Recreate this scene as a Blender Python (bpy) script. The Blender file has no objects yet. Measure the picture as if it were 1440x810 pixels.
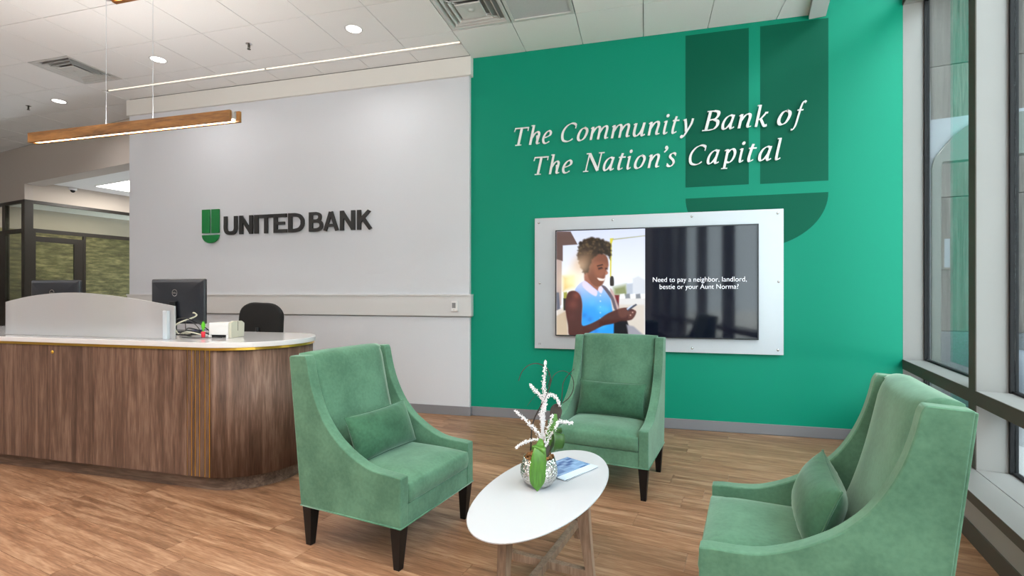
import bpy, bmesh, math, random
import numpy as np
from mathutils import Vector, Matrix
S = bpy.context.scene
COL = S.collection
R = math.radians
rnd = random.Random(7)

def lin(r, g, b, a=1.0):
    f = lambda c: (c/255/12.92) if c/255 <= .04045 else ((c/255+.055)/1.055)**2.4
    return (f(r), f(g), f(b), a)

# ------------------------------------------------------------------ camera
HC = 1.3372
YAW = 0.2603
cd = bpy.data.cameras.new('camera'); cam = bpy.data.objects.new('camera', cd); COL.objects.link(cam)
cam.location = (0, 0, HC); cam.rotation_euler = (R(90), 0, YAW)
cd.sensor_width = 36; cd.lens = 702.668/1440*36; cd.shift_y = 8.616/1440
cd.clip_start = .05; cd.clip_end = 200
S.camera = cam
# ------------------------------------------------------------------ world and exposure
w = bpy.data.worlds.new('overcast_sky'); S.world = w; w.use_nodes = True
bg = w.node_tree.nodes['Background']; bg.inputs[0].default_value = (.85, .93, 1.0, 1); bg.inputs[1].default_value = 7.0
S.view_settings.view_transform = 'Standard'; S.view_settings.look = 'None'
S.view_settings.gamma = 1; S.view_settings.use_curve_mapping = False
S.view_settings.exposure = 0.46
S.cycles.max_bounces = 8; S.cycles.diffuse_bounces = 4; S.cycles.glossy_bounces = 4
S.cycles.transmission_bounces = 6; S.cycles.transparent_max_bounces = 12
S.cycles.caustics_reflective = False; S.cycles.caustics_refractive = False
S.cycles.sample_clamp_indirect = 4
S.cycles.use_denoising = True

sd = bpy.data.lights.new('sun', 'SUN'); sd.energy = 20; sd.angle = R(2); sd.color = (1, .97, .92)
sun = bpy.data.objects.new('sun', sd); COL.objects.link(sun); sun.rotation_euler = (0, R(-38), R(-14))   # shines over the roof onto the street
def area(name, loc, rot, sx, sy, power, col=(1, 1, 1), parent=None, shape='RECTANGLE', spread=180):
    l = bpy.data.lights.new(name, 'AREA'); l.shape = shape; l.size = sx
    if shape == 'RECTANGLE': l.size_y = sy
    l.energy = power; l.color = col; l.spread = R(spread)
    o = bpy.data.objects.new(name, l); COL.objects.link(o); o.location = loc; o.rotation_euler = rot
    if parent: o.parent = parent
    return o

# ------------------------------------------------------------------ window-wall axes
TH = R(10.7)
D2 = Vector((math.sin(TH), math.cos(TH), 0)); N2 = Vector((math.cos(TH), -math.sin(TH), 0))
C0 = Vector((2.228, 5.2275, 0))
GC = Vector((-10.562, 6.295, 0))            # corner of the glazed office
def WP(s, v, z=0): return C0 + D2*s + N2*v + Vector((0, 0, z))
def GP(s, v, z=0): return GC + D2*s + N2*v + Vector((0, 0, z))
YG = 5.2275; XC = -1.858; ZC = 3.942; ZH = 4.95

# ------------------------------------------------------------------ materials
def newmat(name):
    m = bpy.data.materials.new(name); m.use_nodes = True
    return m, m.node_tree.nodes, m.node_tree.links, m.node_tree.nodes['Principled BSDF']
def mat(name, col, rough=.5, metal=0, spec=.5, emit=None, es=0, noise=0, nscale=20, bump=0, bscale=200, sheen=0, coat=0, stretch=(1, 1, 1)):
    m, N, L, b = newmat(name)
    b.inputs['Base Color'].default_value = col; b.inputs['Roughness'].default_value = rough
    b.inputs['Metallic'].default_value = metal; b.inputs['Specular IOR Level'].default_value = spec
    if sheen:
        b.inputs['Sheen Weight'].default_value = sheen; b.inputs['Sheen Roughness'].default_value = .35
        b.inputs['Sheen Tint'].default_value = (min(1, col[0]*2.5+.2), min(1, col[1]*1.6+.25), min(1, col[2]*2.5+.2), 1)
    if coat: b.inputs['Coat Weight'].default_value = coat; b.inputs['Coat Roughness'].default_value = .1
    if emit: b.inputs['Emission Color'].default_value = emit; b.inputs['Emission Strength'].default_value = es
    if noise or bump:
        tc = N.new('ShaderNodeTexCoord'); mp = N.new('ShaderNodeMapping'); mp.inputs['Scale'].default_value = stretch
        L.new(tc.outputs['Object'], mp.inputs['Vector'])
    if noise:
        n = N.new('ShaderNodeTexNoise'); n.inputs['Scale'].default_value = nscale; n.inputs['Detail'].default_value = 4
        L.new(mp.outputs[0], n.inputs['Vector'])
        r = N.new('ShaderNodeValToRGB'); r.color_ramp.elements[0].position = .3; r.color_ramp.elements[1].position = .7
        r.color_ramp.elements[0].color = tuple(c*(1-noise) for c in col[:3])+(1,)
        r.color_ramp.elements[1].color = tuple(min(1, c*(1+noise)) for c in col[:3])+(1,)
        L.new(n.outputs['Fac'], r.inputs[0]); L.new(r.outputs[0], b.inputs['Base Color'])
    if bump:
        n2 = N.new('ShaderNodeTexNoise'); n2.inputs['Scale'].default_value = bscale; L.new(mp.outputs[0], n2.inputs['Vector'])
        bp = N.new('ShaderNodeBump'); bp.inputs['Strength'].default_value = bump; bp.inputs['Distance'].default_value = .003
        L.new(n2.outputs['Fac'], bp.inputs['Height']); L.new(bp.outputs[0], b.inputs['Normal'])
    return m

def wood(name, dark, mid, light, grain=(1, 14, 14), scale=1.6, rough=.45, fine=90, rand=True, rotz=0, contrast=1.0, spec=.4):
    """long-grain wood; grain runs along local x unless `grain` says otherwise"""
    m, N, L, b = newmat(name)
    tc = N.new('ShaderNodeTexCoord'); mp = N.new('ShaderNodeMapping'); mp.inputs['Scale'].default_value = grain
    L.new(tc.outputs['Object'], mp.inputs['Vector'])
    src = mp.outputs[0]
    if rand:
        oi = N.new('ShaderNodeObjectInfo'); mu = N.new('ShaderNodeVectorMath'); mu.operation = 'SCALE'
        cb = N.new('ShaderNodeCombineXYZ'); L.new(oi.outputs['Random'], cb.inputs[0]); L.new(oi.outputs['Random'], cb.inputs[1]); L.new(oi.outputs['Random'], cb.inputs[2])
        mu.inputs['Scale'].default_value = 137.0; L.new(cb.outputs[0], mu.inputs[0])
        ad = N.new('ShaderNodeVectorMath'); ad.operation = 'ADD'; L.new(src, ad.inputs[0]); L.new(mu.outputs[0], ad.inputs[1]); src = ad.outputs[0]
    n1 = N.new('ShaderNodeTexNoise'); n1.inputs['Scale'].default_value = scale; n1.inputs['Detail'].default_value = 6; n1.inputs['Distortion'].default_value = .9
    n2 = N.new('ShaderNodeTexNoise'); n2.inputs['Scale'].default_value = scale*7; n2.inputs['Detail'].default_value = 3
    L.new(src, n1.inputs['Vector']); L.new(src, n2.inputs['Vector'])
    mx = N.new('ShaderNodeMix'); mx.inputs['Factor'].default_value = .35
    L.new(n1.outputs['Fac'], mx.inputs[2]); L.new(n2.outputs['Fac'], mx.inputs[3])
    r = N.new('ShaderNodeValToRGB'); e = r.color_ramp.elements
    e[0].position = .5-.17/contrast; e[0].color = dark; e[1].position = .5+.17/contrast; e[1].color = light
    k = r.color_ramp.elements.new(.5); k.color = mid
    L.new(mx.outputs[0], r.inputs[0])
    out = r.outputs[0]
    if rand:
        hs = N.new('ShaderNodeHueSaturation'); mr = N.new('ShaderNodeMapRange'); mr.inputs[3].default_value = .88; mr.inputs[4].default_value = 1.1
        L.new(oi.outputs['Random'], mr.inputs[0]); L.new(mr.outputs[0], hs.inputs['Value']); L.new(out, hs.inputs['Color']); out = hs.outputs[0]
    L.new(out, b.inputs['Base Color']); b.inputs['Roughness'].default_value = rough; b.inputs['Specular IOR Level'].default_value = spec
    return m

def velvet(name, base, hi):
    m, N, L, b = newmat(name)
    tc = N.new('ShaderNodeTexCoord')
    n = N.new('ShaderNodeTexNoise'); n.inputs['Scale'].default_value = 5.5; n.inputs['Detail'].default_value = 6; n.inputs['Distortion'].default_value = .6
    n2 = N.new('ShaderNodeTexNoise'); n2.inputs['Scale'].default_value = 60; n2.inputs['Detail'].default_value = 3
    L.new(tc.outputs['Object'], n.inputs['Vector']); L.new(tc.outputs['Object'], n2.inputs['Vector'])
    mx = N.new('ShaderNodeMix'); mx.inputs['Factor'].default_value = .3; L.new(n.outputs['Fac'], mx.inputs[2]); L.new(n2.outputs['Fac'], mx.inputs[3])
    r = N.new('ShaderNodeValToRGB'); e = r.color_ramp.elements
    e[0].position = .36; e[0].color = base; e[1].position = .64; e[1].color = hi
    L.new(mx.outputs[0], r.inputs[0])
    L.new(r.outputs[0], b.inputs['Base Color']); b.inputs['Roughness'].default_value = .85; b.inputs['Specular IOR Level'].default_value = .15
    b.inputs['Sheen Weight'].default_value = .55; b.inputs['Sheen Roughness'].default_value = .4
    b.inputs['Sheen Tint'].default_value = (.66, .86, .75, 1)
    bp = N.new('ShaderNodeBump'); bp.inputs['Strength'].default_value = .15; bp.inputs['Distance'].default_value = .002
    L.new(n2.outputs['Fac'], bp.inputs['Height']); L.new(bp.outputs[0], b.inputs['Normal'])
    return m

def glassmat(name, tint=(.93, .97, .96, 1), refl=1.0):
    m = bpy.data.materials.new(name); m.use_nodes = True; N = m.node_tree.nodes; L = m.node_tree.links; N.clear()
    o = N.new('ShaderNodeOutputMaterial'); t = N.new('ShaderNodeBsdfTransparent'); t.inputs[0].default_value = tint
    g = N.new('ShaderNodeBsdfGlossy'); g.inputs['Roughness'].default_value = .01
    f = N.new('ShaderNodeLayerWeight'); f.inputs[0].default_value = .5      # facing term, the same from both sides
    pw = N.new('ShaderNodeMath'); pw.operation = 'POWER'; pw.inputs[1].default_value = 5; L.new(f.outputs['Facing'], pw.inputs[0])
    mm = N.new('ShaderNodeMath'); mm.operation = 'MULTIPLY_ADD'; mm.inputs[1].default_value = .94*refl; mm.inputs[2].default_value = .04*refl
    x = N.new('ShaderNodeMixShader'); L.new(pw.outputs[0], mm.inputs[0]); L.new(mm.outputs[0], x.inputs[0])
    L.new(t.outputs[0], x.inputs[1]); L.new(g.outputs[0], x.inputs[2]); L.new(x.outputs[0], o.inputs[0])
    return m

M = {}
M['white_wall'] = mat('white_wall_covering', lin(212, 215, 222), .7, bump=.35, bscale=60, stretch=(1, 1, 5))
M['white_paint'] = mat('white_paint', lin(212, 212, 213), .45)
M['cove_paint'] = mat('cove_paint', lin(222, 220, 216), .6)
M['green_wall'] = mat('green_paint', lin(0, 140, 112), .55, spec=.22)
M['green_dark'] = mat('dark_green_paint', lin(0, 92, 70), .6, spec=.15)
M['base_gray'] = mat('grey_baseboard_vinyl', lin(128, 128, 134), .45)
M['tile'] = mat('ceiling_tile', lin(234, 234, 234), .9, noise=.02, nscale=120)
M['tee'] = mat('ceiling_grid', lin(150, 150, 150), .7)
M['gray_wall'] = mat('grey_painted_wall', lin(188, 179, 172), .7)
M['warm_wall'] = mat('warm_grey_wall', lin(190, 180, 170), .7)
M['fin'] = mat('silver_window_panel', lin(146, 145, 143), .5, metal=0, noise=.015, nscale=4)
M['bronze'] = mat('dark_bronze_metal', lin(84, 80, 74), .6, spec=.15)
M['black'] = mat('black_gasket', lin(24, 25, 28), .6, spec=.25)
M['glass'] = glassmat('window_glass')
M['glass_in'] = glassmat('office_glass', (.9, .92, .88, 1), .8)
M['floor'] = wood('oak_vinyl_plank', lin(110, 76, 54), lin(148, 109, 82), lin(182, 146, 117), (1, 11, 11), 1.7, .42, contrast=1.0)
M['walnut'] = wood('walnut_laminate', lin(66, 48, 40), lin(101, 77, 64), lin(136, 111, 97), (7, 7, .55), 2.2, .55, rand=True, contrast=.95)
M['walnut_h'] = wood('walnut_kick', lin(70, 56, 48), lin(104, 84, 72), lin(138, 116, 102), (.6, 7, 7), 2.2, .5, rand=True)
M['pend_wood'] = wood('pendant_wood', lin(112, 74, 34), lin(158, 108, 54), lin(186, 130, 68), (1, 8, 8), 2.0, .45)
M['table_wood'] = wood('table_leg_wood', lin(104, 84, 70), lin(134, 110, 92), lin(158, 134, 116), (8, 8, .8), 2.5, .45)
M['brass'] = mat('brass', lin(214, 172, 72), .28, metal=.9)
M['quartz'] = mat('white_quartz', lin(226, 226, 230), .06, spec=.6)
M['velvet'] = velvet('green_velvet', lin(72, 108, 87), lin(92, 132, 108))
M['velvet_p'] = velvet('pillow_velvet', lin(44, 80, 60), lin(64, 104, 80))
M['leg'] = mat('black_lacquer', lin(18, 17, 18), .4, spec=.3)
M['table_top'] = mat('white_table_top', lin(188, 190, 196), .35)
M['plastic_dark'] = mat('black_plastic', lin(24, 26, 30), .32)
M['monitor'] = mat('monitor_shell', lin(34, 38, 46), .3, spec=.6)
M['fabric_black'] = mat('black_fabric', lin(26, 26, 27), .85, noise=.1, nscale=200)
M['silver'] = mat('brushed_aluminium', lin(196, 201, 207), .42, metal=.35, noise=.02, nscale=3)
M['chrome'] = mat('chrome', lin(215, 215, 215), .15, metal=1)
M['letter_white'] = mat('white_letter', lin(240, 240, 242), .4)
M['letter_black'] = mat('black_letter', lin(36, 37, 38), .4)
M['logo_green'] = mat('logo_green', lin(0, 122, 58), .4)
M['beige'] = mat('beige_plastic', lin(196, 194, 178), .5)
M['white_plastic'] = mat('white_plastic', lin(226, 227, 228), .4)
M['red'] = mat('red_plastic', lin(225, 40, 60), .4)
M['leaf'] = mat('orchid_leaf', lin(72, 120, 38), .35, noise=.22, nscale=18, stretch=(6, 6, 1))
M['leaf_dark'] = mat('dark_leaf', lin(50, 84, 32), .4, noise=.2, nscale=25)
M['leaf_purple'] = mat('purple_brown_leaf', lin(70, 62, 58), .5, noise=.2, nscale=25)
M['blossom'] = mat('white_blossom', lin(238, 236, 240), .6)
M['twig'] = mat('dark_twig', lin(52, 42, 38), .6)
M['bark'] = mat('bark_mulch', lin(140, 96, 54), .8, noise=.4, nscale=60)
M['paper'] = mat('paper', lin(235, 236, 238), .6)
M['stone'] = wood('striated_stone', lin(48, 44, 41), lin(74, 70, 67), lin(98, 94, 90), (14, 14, .5), 2.2, .7, rand=True)
M['granite'] = mat('speckled_granite', lin(58, 65, 72), .6, noise=.5, nscale=70)
M['pave'] = mat('concrete_paving', lin(120, 121, 124), .8, noise=.1, nscale=3)
M['frosted'] = None

def lampmat(name, col, s): return mat(name, (1, 1, 1, 1), .5, emit=col, es=s)
M['lamp_warm'] = lampmat('warm_led', (1, .87, .70, 1), 6)
M['lamp_white'] = lampmat('white_led', (1, .96, .90, 1), 4)
M['slot_glow'] = lampmat('slot_led', (1, .86, .66, 1), .9)

def hammered():
    m, N, L, b = newmat('hammered_silver')
    b.inputs['Base Color'].default_value = lin(214, 212, 208); b.inputs['Metallic'].default_value = 1; b.inputs['Roughness'].default_value = .16
    tc = N.new('ShaderNodeTexCoord'); v = N.new('ShaderNodeTexVoronoi'); v.inputs['Scale'].default_value = 78
    mp = N.new('ShaderNodeMapping'); mp.inputs['Scale'].default_value = (1, 1, 1.3); L.new(tc.outputs['Object'], mp.inputs[0])
    L.new(mp.outputs[0], v.inputs['Vector']); bp = N.new('ShaderNodeBump'); bp.inputs['Strength'].default_value = .9; bp.inputs['Distance'].default_value = .006
    L.new(v.outputs['Distance'], bp.inputs['Height']); L.new(bp.outputs[0], b.inputs['Normal'])
    return m
M['hammered'] = hammered()
def frosted():
    m, N, L, b = newmat('frosted_glass')
    o = N['Material Output']; N.remove(b)
    t = N.new('ShaderNodeBsdfTranslucent'); t.inputs[0].default_value = lin(246, 247, 250)
    d = N.new('ShaderNodeBsdfDiffuse'); d.inputs[0].default_value = lin(238, 240, 244)
    r = N.new('ShaderNodeBsdfRefraction'); r.inputs['Roughness'].default_value = .33; r.inputs['IOR'].default_value = 1.02; r.inputs[0].default_value = lin(250, 250, 252)
    g = N.new('ShaderNodeBsdfGlossy'); g.inputs['Roughness'].default_value = .3
    a = N.new('ShaderNodeMixShader'); a.inputs[0].default_value = .8; L.new(t.outputs[0], a.inputs[1]); L.new(d.outputs[0], a.inputs[2])
    c = N.new('ShaderNodeMixShader'); c.inputs[0].default_value = .48; L.new(a.outputs[0], c.inputs[1]); L.new(r.outputs[0], c.inputs[2])
    e = N.new('ShaderNodeMixShader'); e.inputs[0].default_value = .05; L.new(c.outputs[0], e.inputs[1]); L.new(g.outputs[0], e.inputs[2])
    L.new(e.outputs[0], o.inputs[0]); return m
M['frosted'] = frosted()
def mural():
    m, N, L, b = newmat('aerial_city_mural')
    tc = N.new('ShaderNodeTexCoord'); mp = N.new('ShaderNodeMapping'); mp.inputs['Scale'].default_value = (1.6, 1.6, 7); L.new(tc.outputs['Object'], mp.inputs[0])
    n = N.new('ShaderNodeTexNoise'); n.inputs['Scale'].default_value = 2.6; n.inputs['Detail'].default_value = 9; n.inputs['Roughness'].default_value = .68
    L.new(mp.outputs[0], n.inputs['Vector'])
    r = N.new('ShaderNodeValToRGB'); e = r.color_ramp.elements; e[0].position = .34; e[0].color = lin(72, 72, 48); e[1].position = .72; e[1].color = lin(176, 166, 120)
    k = e.new(.5); k.color = lin(112, 108, 72)
    L.new(n.outputs['Fac'], r.inputs[0]); L.new(r.outputs[0], b.inputs['Base Color']); b.inputs['Roughness'].default_value = .6
    return m
M['mural'] = mural()

# ------------------------------------------------------------------ object helpers
def tag(o, label=None, cat=None, group=None, kind=None):
    if label: o['label'] = label
    if cat: o['category'] = cat
    if group: o['group'] = group
    if kind: o['kind'] = kind
    return o
def empty(name, loc=(0, 0, 0), rz=0, **k):
    o = bpy.data.objects.new(name, None); COL.objects.link(o); o.location = loc; o.rotation_euler = (0, 0, rz)
    o.empty_display_size = .1
    return tag(o, **k)
def bld(name, bm, m, parent=None, smooth=False, bevel=0, seg=2, loc=None, rot=None, sub=0, **k):
    bmesh.ops.recalc_face_normals(bm, faces=bm.faces)
    me = bpy.data.meshes.new(name); bm.to_mesh(me); bm.free()
    for x in (m if isinstance(m, (list, tuple)) else [m]): me.materials.append(x)
    o = bpy.data.objects.new(name, me); COL.objects.link(o)
    if parent: o.parent = parent
    if loc is not None: o.location = loc
    if rot is not None: o.rotation_euler = rot
    if bevel:
        b = o.modifiers.new('bevel', 'BEVEL'); b.width = bevel; b.segments = seg; b.limit_method = 'ANGLE'; b.angle_limit = R(35)
    if sub:
        s = o.modifiers.new('sub', 'SUBSURF'); s.levels = sub; s.render_levels = sub
    if smooth or bevel:
        for p in me.polygons: p.use_smooth = True
        if bevel and not smooth:
            wn = o.modifiers.new('wn', 'WEIGHTED_NORMAL'); wn.keep_sharp = False
    return tag(o, **k)
def box(bm, x0, x1, y0, y1, z0, z1, mi=0, mtx=None):
    v = [bm.verts.new((x, y, z)) for x in (x0, x1) for y in (y0, y1) for z in (z0, z1)]
    if mtx is not None:
        for q in v: q.co = mtx @ q.co
    for f in ((0, 1, 3, 2), (4, 6, 7, 5), (0, 4, 5, 1), (2, 3, 7, 6), (0, 2, 6, 4), (1, 5, 7, 3)):
        bm.faces.new([v[i] for i in f]).material_index = mi
    return bm
def B(*a, **k): return box(bmesh.new(), *a, **k)
def prism(bm, pts, a, b, axis='z', mi=0):
    """extrude 2D outline; axis z: pts=(x,y); axis y: pts=(x,z)"""
    f = (lambda p, t: (p[0], p[1], t)) if axis == 'z' else (lambda p, t: (p[0], t, p[1])) if axis == 'y' else (lambda p, t: (t, p[0], p[1]))
    A = [bm.verts.new(f(p, a)) for p in pts]; Bv = [bm.verts.new(f(p, b)) for p in pts]
    n = len(pts)
    bm.faces.new(A).material_index = mi; bm.faces.new(Bv[::-1]).material_index = mi
    for i in range(n): bm.faces.new((A[i], A[(i+1) % n], Bv[(i+1) % n], Bv[i])).material_index = mi
    return bm
def tube(bm, pts, r, seg=8, cap=True, mi=0):
    pts = [Vector(p) for p in pts]; rings = []; n = len(pts)
    up = None
    for i, p in enumerate(pts):
        t = (pts[min(i+1, n-1)]-pts[max(i-1, 0)]).normalized()
        if up is None: up = Vector((0, 0, 1)) if abs(t.z) < .9 else Vector((1, 0, 0))
        sx = t.cross(up).normalized(); up = sx.cross(t).normalized()
        rr = r[i] if isinstance(r, (list, tuple)) else r
        rings.append([bm.verts.new(p+(sx*math.cos(2*math.pi*k/seg)+up*math.sin(2*math.pi*k/seg))*rr) for k in range(seg)])
    for a, b in zip(rings, rings[1:]):
        for k in range(seg):
            bm.faces.new((a[k], a[(k+1) % seg], b[(k+1) % seg], b[k])).material_index = mi
    if cap:
        bm.faces.new(rings[0][::-1]).material_index = mi; bm.faces.new(rings[-1]).material_index = mi
    return bm
def lathe(bm, prof, seg=32, cx=0, cy=0, mi=0):
    rings = []
    for r, z in prof:
        rings.append([bm.verts.new((cx+r*math.cos(2*math.pi*k/seg), cy+r*math.sin(2*math.pi*k/seg), z)) for k in range(seg)] if r > 1e-6 else [bm.verts.new((cx, cy, z))])
    for a, b in zip(rings, rings[1:]):
        if len(a) == 1 and len(b) == 1: continue
        for k in range(seg):
            k2 = (k+1) % seg
            if len(a) == 1: f = (a[0], b[k2], b[k])
            elif len(b) == 1: f = (a[k], a[k2], b[0])
            else: f = (a[k], a[k2], b[k2], b[k])
            bm.faces.new(f).material_index = mi
    return bm
def catmull(P, n=8, closed=False):
    P = [tuple(p) for p in P]; out = []
    m = len(P)
    if m < 3 and not closed: return [P[0], P[-1]]
    for i in range(m if closed else m-1):
        p0 = P[(i-1) % m] if closed or i > 0 else P[0]; p1 = P[i]; p2 = P[(i+1) % m]; p3 = P[(i+2) % m] if closed or i+2 < m else P[-1]
        for k in range(n):
            t = k/n
            out.append(tuple(.5*((2*b)+(-a+c)*t+(2*a-5*b+4*c-d)*t*t+(-a+3*b-3*c+d)*t**3) for a, b, c, d in zip(p0, p1, p2, p3)))
    if not closed: out.append(P[-1])
    return out
def clip(poly, nx, ny, c):      # keep nx*x+ny*y <= c
    out = []
    for i in range(len(poly)):
        a, b = poly[i], poly[(i+1) % len(poly)]; da = nx*a[0]+ny*a[1]-c; db = nx*b[0]+ny*b[1]-c
        if da <= 0: out.append(a)
        if (da < 0) != (db < 0) and abs(da-db) > 1e-9:
            t = da/(da-db); out.append((a[0]+(b[0]-a[0])*t, a[1]+(b[1]-a[1])*t))
    return out
def parea(p): return abs(sum(p[i][0]*p[(i+1) % len(p)][1]-p[(i+1) % len(p)][0]*p[i][1] for i in range(len(p))))/2 if len(p) > 2 else 0
def copytree(o, parent=None):
    c = o.copy(); COL.objects.link(c); c.parent = parent
    for ch in list(o.children): copytree(ch, c)
    return c
def inview(x, y, z, m=60):
    c_, s_ = math.cos(YAW), math.sin(YAW); X = c_*x+s_*y; Y = -s_*x+c_*y
    if Y < .3: return False
    u = 720+702.668*X/Y; v = 413.6-702.668*(z-HC)/Y
    return -m < u < 1440+m and -m < v < 810+m
def fbox(org, ax, ay, x0, x1, y0, y1, z0, z1, bm=None, mi=0):
    mt = Matrix(((ax.x, ay.x, 0, org.x), (ax.y, ay.y, 0, org.y), (0, 0, 1, 0), (0, 0, 0, 1)))
    return box(bm or bmesh.new(), x0, x1, y0, y1, z0, z1, mi, mt)
def wbox(s0, s1, v0, v1, z0, z1, bm=None, mi=0): return fbox(C0, D2, N2, s0, s1, v0, v1, z0, z1, bm, mi)
def gbox(s0, s1, v0, v1, z0, z1, bm=None, mi=0): return fbox(GC, D2, N2, s0, s1, v0, v1, z0, z1, bm, mi)

# ------------------------------------------------------------------ floor
floor = bld('floor', B(-13.5, 3.2, -6.3, 9.5, -.12, -.004), M['tee'], kind='structure')
PW, PL = .19, 1.22
cache = {}
planks = []; rest = bmesh.new()
for j in range(-40, 60):
    off = rnd.random()*PL
    for i in range(-14, 6):
        u0 = i*PL+off; v0 = j*PW+.055
        g = .0007
        loc4 = [(u0+g, v0+g), (u0+PL-g, v0+g), (u0+PL-g, v0+PW-g), (u0+g, v0+PW-g)]
        P = [(N2.x*u+D2.x*v, N2.y*u+D2.y*v) for u, v in loc4]
        if all(p[0] < -7.2 or p[1] < -6 or p[1] > 5.3 for p in P): continue
        Q = clip(P, 0, 1, 5.17 if sum(p[0] for p in P)/4 < -1.86 else 5.205)
        Q = clip(Q, 0, -1, 6.0); Q = clip(Q, -1, 0, 7.2)
        Q = clip(Q, N2.x, N2.y, C0.dot(N2)-.152)
        if parea(Q) < .002: continue
        cx = sum(p[0] for p in Q)/len(Q); cy = sum(p[1] for p in Q)/len(Q)
        vis = any(inview(p[0], p[1], 0, 10) for p in Q+[(cx, cy)])
        hid = cx < -2.75 and cy > 2.95 and cy < 5.0 and cx < -3.0
        if vis and not hid: planks.append((math.hypot(cx, cy), Q, cx, cy, len(Q) == 4 and parea(Q) > PW*PL*.98))
        else: prism(rest, Q, -.004, 0)
planks.sort(key=lambda t: t[0])
full = None
for k, (dd, Q, cx, cy, isfull) in enumerate(planks):
    if k >= 300: prism(rest, Q, -.004, 0); continue
    L_ = [((p[0]-cx)*N2.x+(p[1]-cy)*N2.y, (p[0]-cx)*D2.x+(p[1]-cy)*D2.y) for p in Q]
    if isfull and full: me = full
    else:
        bm = prism(bmesh.new(), L_, -.004, 0); bmesh.ops.recalc_face_normals(bm, faces=bm.faces)
        me = bpy.data.meshes.new('floor_plank'); bm.to_mesh(me); bm.free(); me.materials.append(M['floor'])
        if isfull: full = me
    o = bpy.data.objects.new('floor_plank', me); COL.objects.link(o); o.location = (cx, cy, 0); o.rotation_euler = (0, 0, -TH); o.parent = floor
bmesh.ops.transform(rest, matrix=Matrix.Rotation(TH, 4, 'Z'), verts=rest.verts)
bld('distant_planks', rest, M['floor'], floor, rot=(0, 0, -TH), kind='stuff')

# ------------------------------------------------------------------ ceiling
T = .6096; X0 = -1.2356; Y0 = 4.6341
fl = N2.dot(Vector((1.477, YG, 0)))          # left face of the soffit edge, along N2
ceil = empty('ceiling', (0, 0, ZC), kind='structure')
bm = bmesh.new()
P = [(-13.4, -6), (3.2, -6), (3.2, 9.2), (-13.4, 9.2)]; P = clip(P, N2.x, N2.y, fl+.02); P = clip(P, 0, 1, 9.0)
prism(bm, P, .03, .06); bld('grid_backing', bm, M['tee'], ceil)
GAP = .0035
special = {(-9, 0): 'diff', (-1, 0): 'diff', (0, 0): 'grille'}   # cell (i,j): x from X0+iT, y from Y0+(j-1)T .. Y0+jT
tiles = 0; crest = bmesh.new()
fulltile = None
gplane = D2.dot(GC)
for i in range(-19, 8):
    for j in range(-17, 8):
        if (i, j) in special: continue
        x0 = X0+i*T; y1 = Y0+j*T; y0 = y1-T
        cells = [(x0, y0, y1)]
        if j == 1 and x0 < XC-.1: cells = [(x0, y0, 4.828), (x0, 4.905, 5.148)] if x0 > -6.75 else [(x0, y0, y1)]
        elif j == 1: cells = [(x0, y0, 5.2275)]
        elif j > 1 and x0 > -6.9: continue
        for (a, y_0, y_1) in cells:
            q = [(a+GAP, y_0+GAP), (a+T-GAP, y_0+GAP), (a+T-GAP, y_1-GAP), (a+GAP, y_1-GAP)]
            q0 = q
            q = clip(q, N2.x, N2.y, fl-.004); q = clip(q, D2.x, D2.y, gplane-.003) if x0 < -6.8 else q; q = clip(q, 0, -1, 5.98)
            if parea(q) < .001: continue
            cx = sum(p[0] for p in q)/len(q); cy = sum(p[1] for p in q)/len(q)
            if any(inview(p[0], p[1], ZC, 20) for p in q) and tiles < 290:
                isf = q == q0 and abs(y_1-y_0-T) < 1e-6
                if isf and fulltile: me = fulltile
                else:
                    b2 = prism(bmesh.new(), [(p[0]-cx, p[1]-cy) for p in q], 0, .018); bmesh.ops.recalc_face_normals(b2, faces=b2.faces)
                    me = bpy.data.meshes.new('ceiling_tile'); b2.to_mesh(me); b2.free(); me.materials.append(M['tile'])
                    if isf: fulltile = me
                o = bpy.data.objects.new('ceiling_tile', me); COL.objects.link(o); o.parent = ceil
                o.location = (cx, cy, rnd.uniform(-.0006, .0006)); tiles += 1
            else: prism(crest, q, 0, .018)
bld('distant_tiles', crest, M['tile'], ceil, kind='stuff')
# soffit edge beside the high window bay and the bay ceiling
bld('trim_1', fbox(Vector((0, 0, 0)), D2, N2, -6.5, D2.dot(Vector((1.477, YG, 0)))-.02, fl, fl+.135, 3.895, ZH-.002), M['white_paint'], kind='structure')
bld('trim_2', fbox(Vector((0, 0, 0)), D2, N2, -6.5, 5.6, fl-.2, fl+1.3, ZH, ZH+.1), M['tile'], kind='structure')

# slot light in the ceiling along the white wall
sl = empty('ceiling_slot_light', (-4.28, 4.866, ZC), label='long recessed warm slot light in the ceiling along the white wall', cat='light')
bm = bmesh.new(); box(bm, -2.42, 2.42, -.038, .038, .075, .08); box(bm, -2.42, 2.42, -.038, -.034, 0, .08); box(bm, -2.42, 2.42, .034, .038, 0, .08)
bld('housing', bm, M['white_paint'], sl)
for i in range(2):
    bld('led_strip', B(-2.42+i*2.43, -.02+i*2.43, .029, .0335, .020, .036), M['slot_glow'], sl)
bm = bmesh.new(); box(bm, -2.43, 2.43, -.046, -.034, -.004, .004); bld('lip', bm, M['white_paint'], sl)
for i in range(4): area('slot_lamp', (-1.8+i*1.2, -.012, .058), (R(16), 0, 0), 1.15, .012, 6.5, (1, .85, .66), sl)

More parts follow.
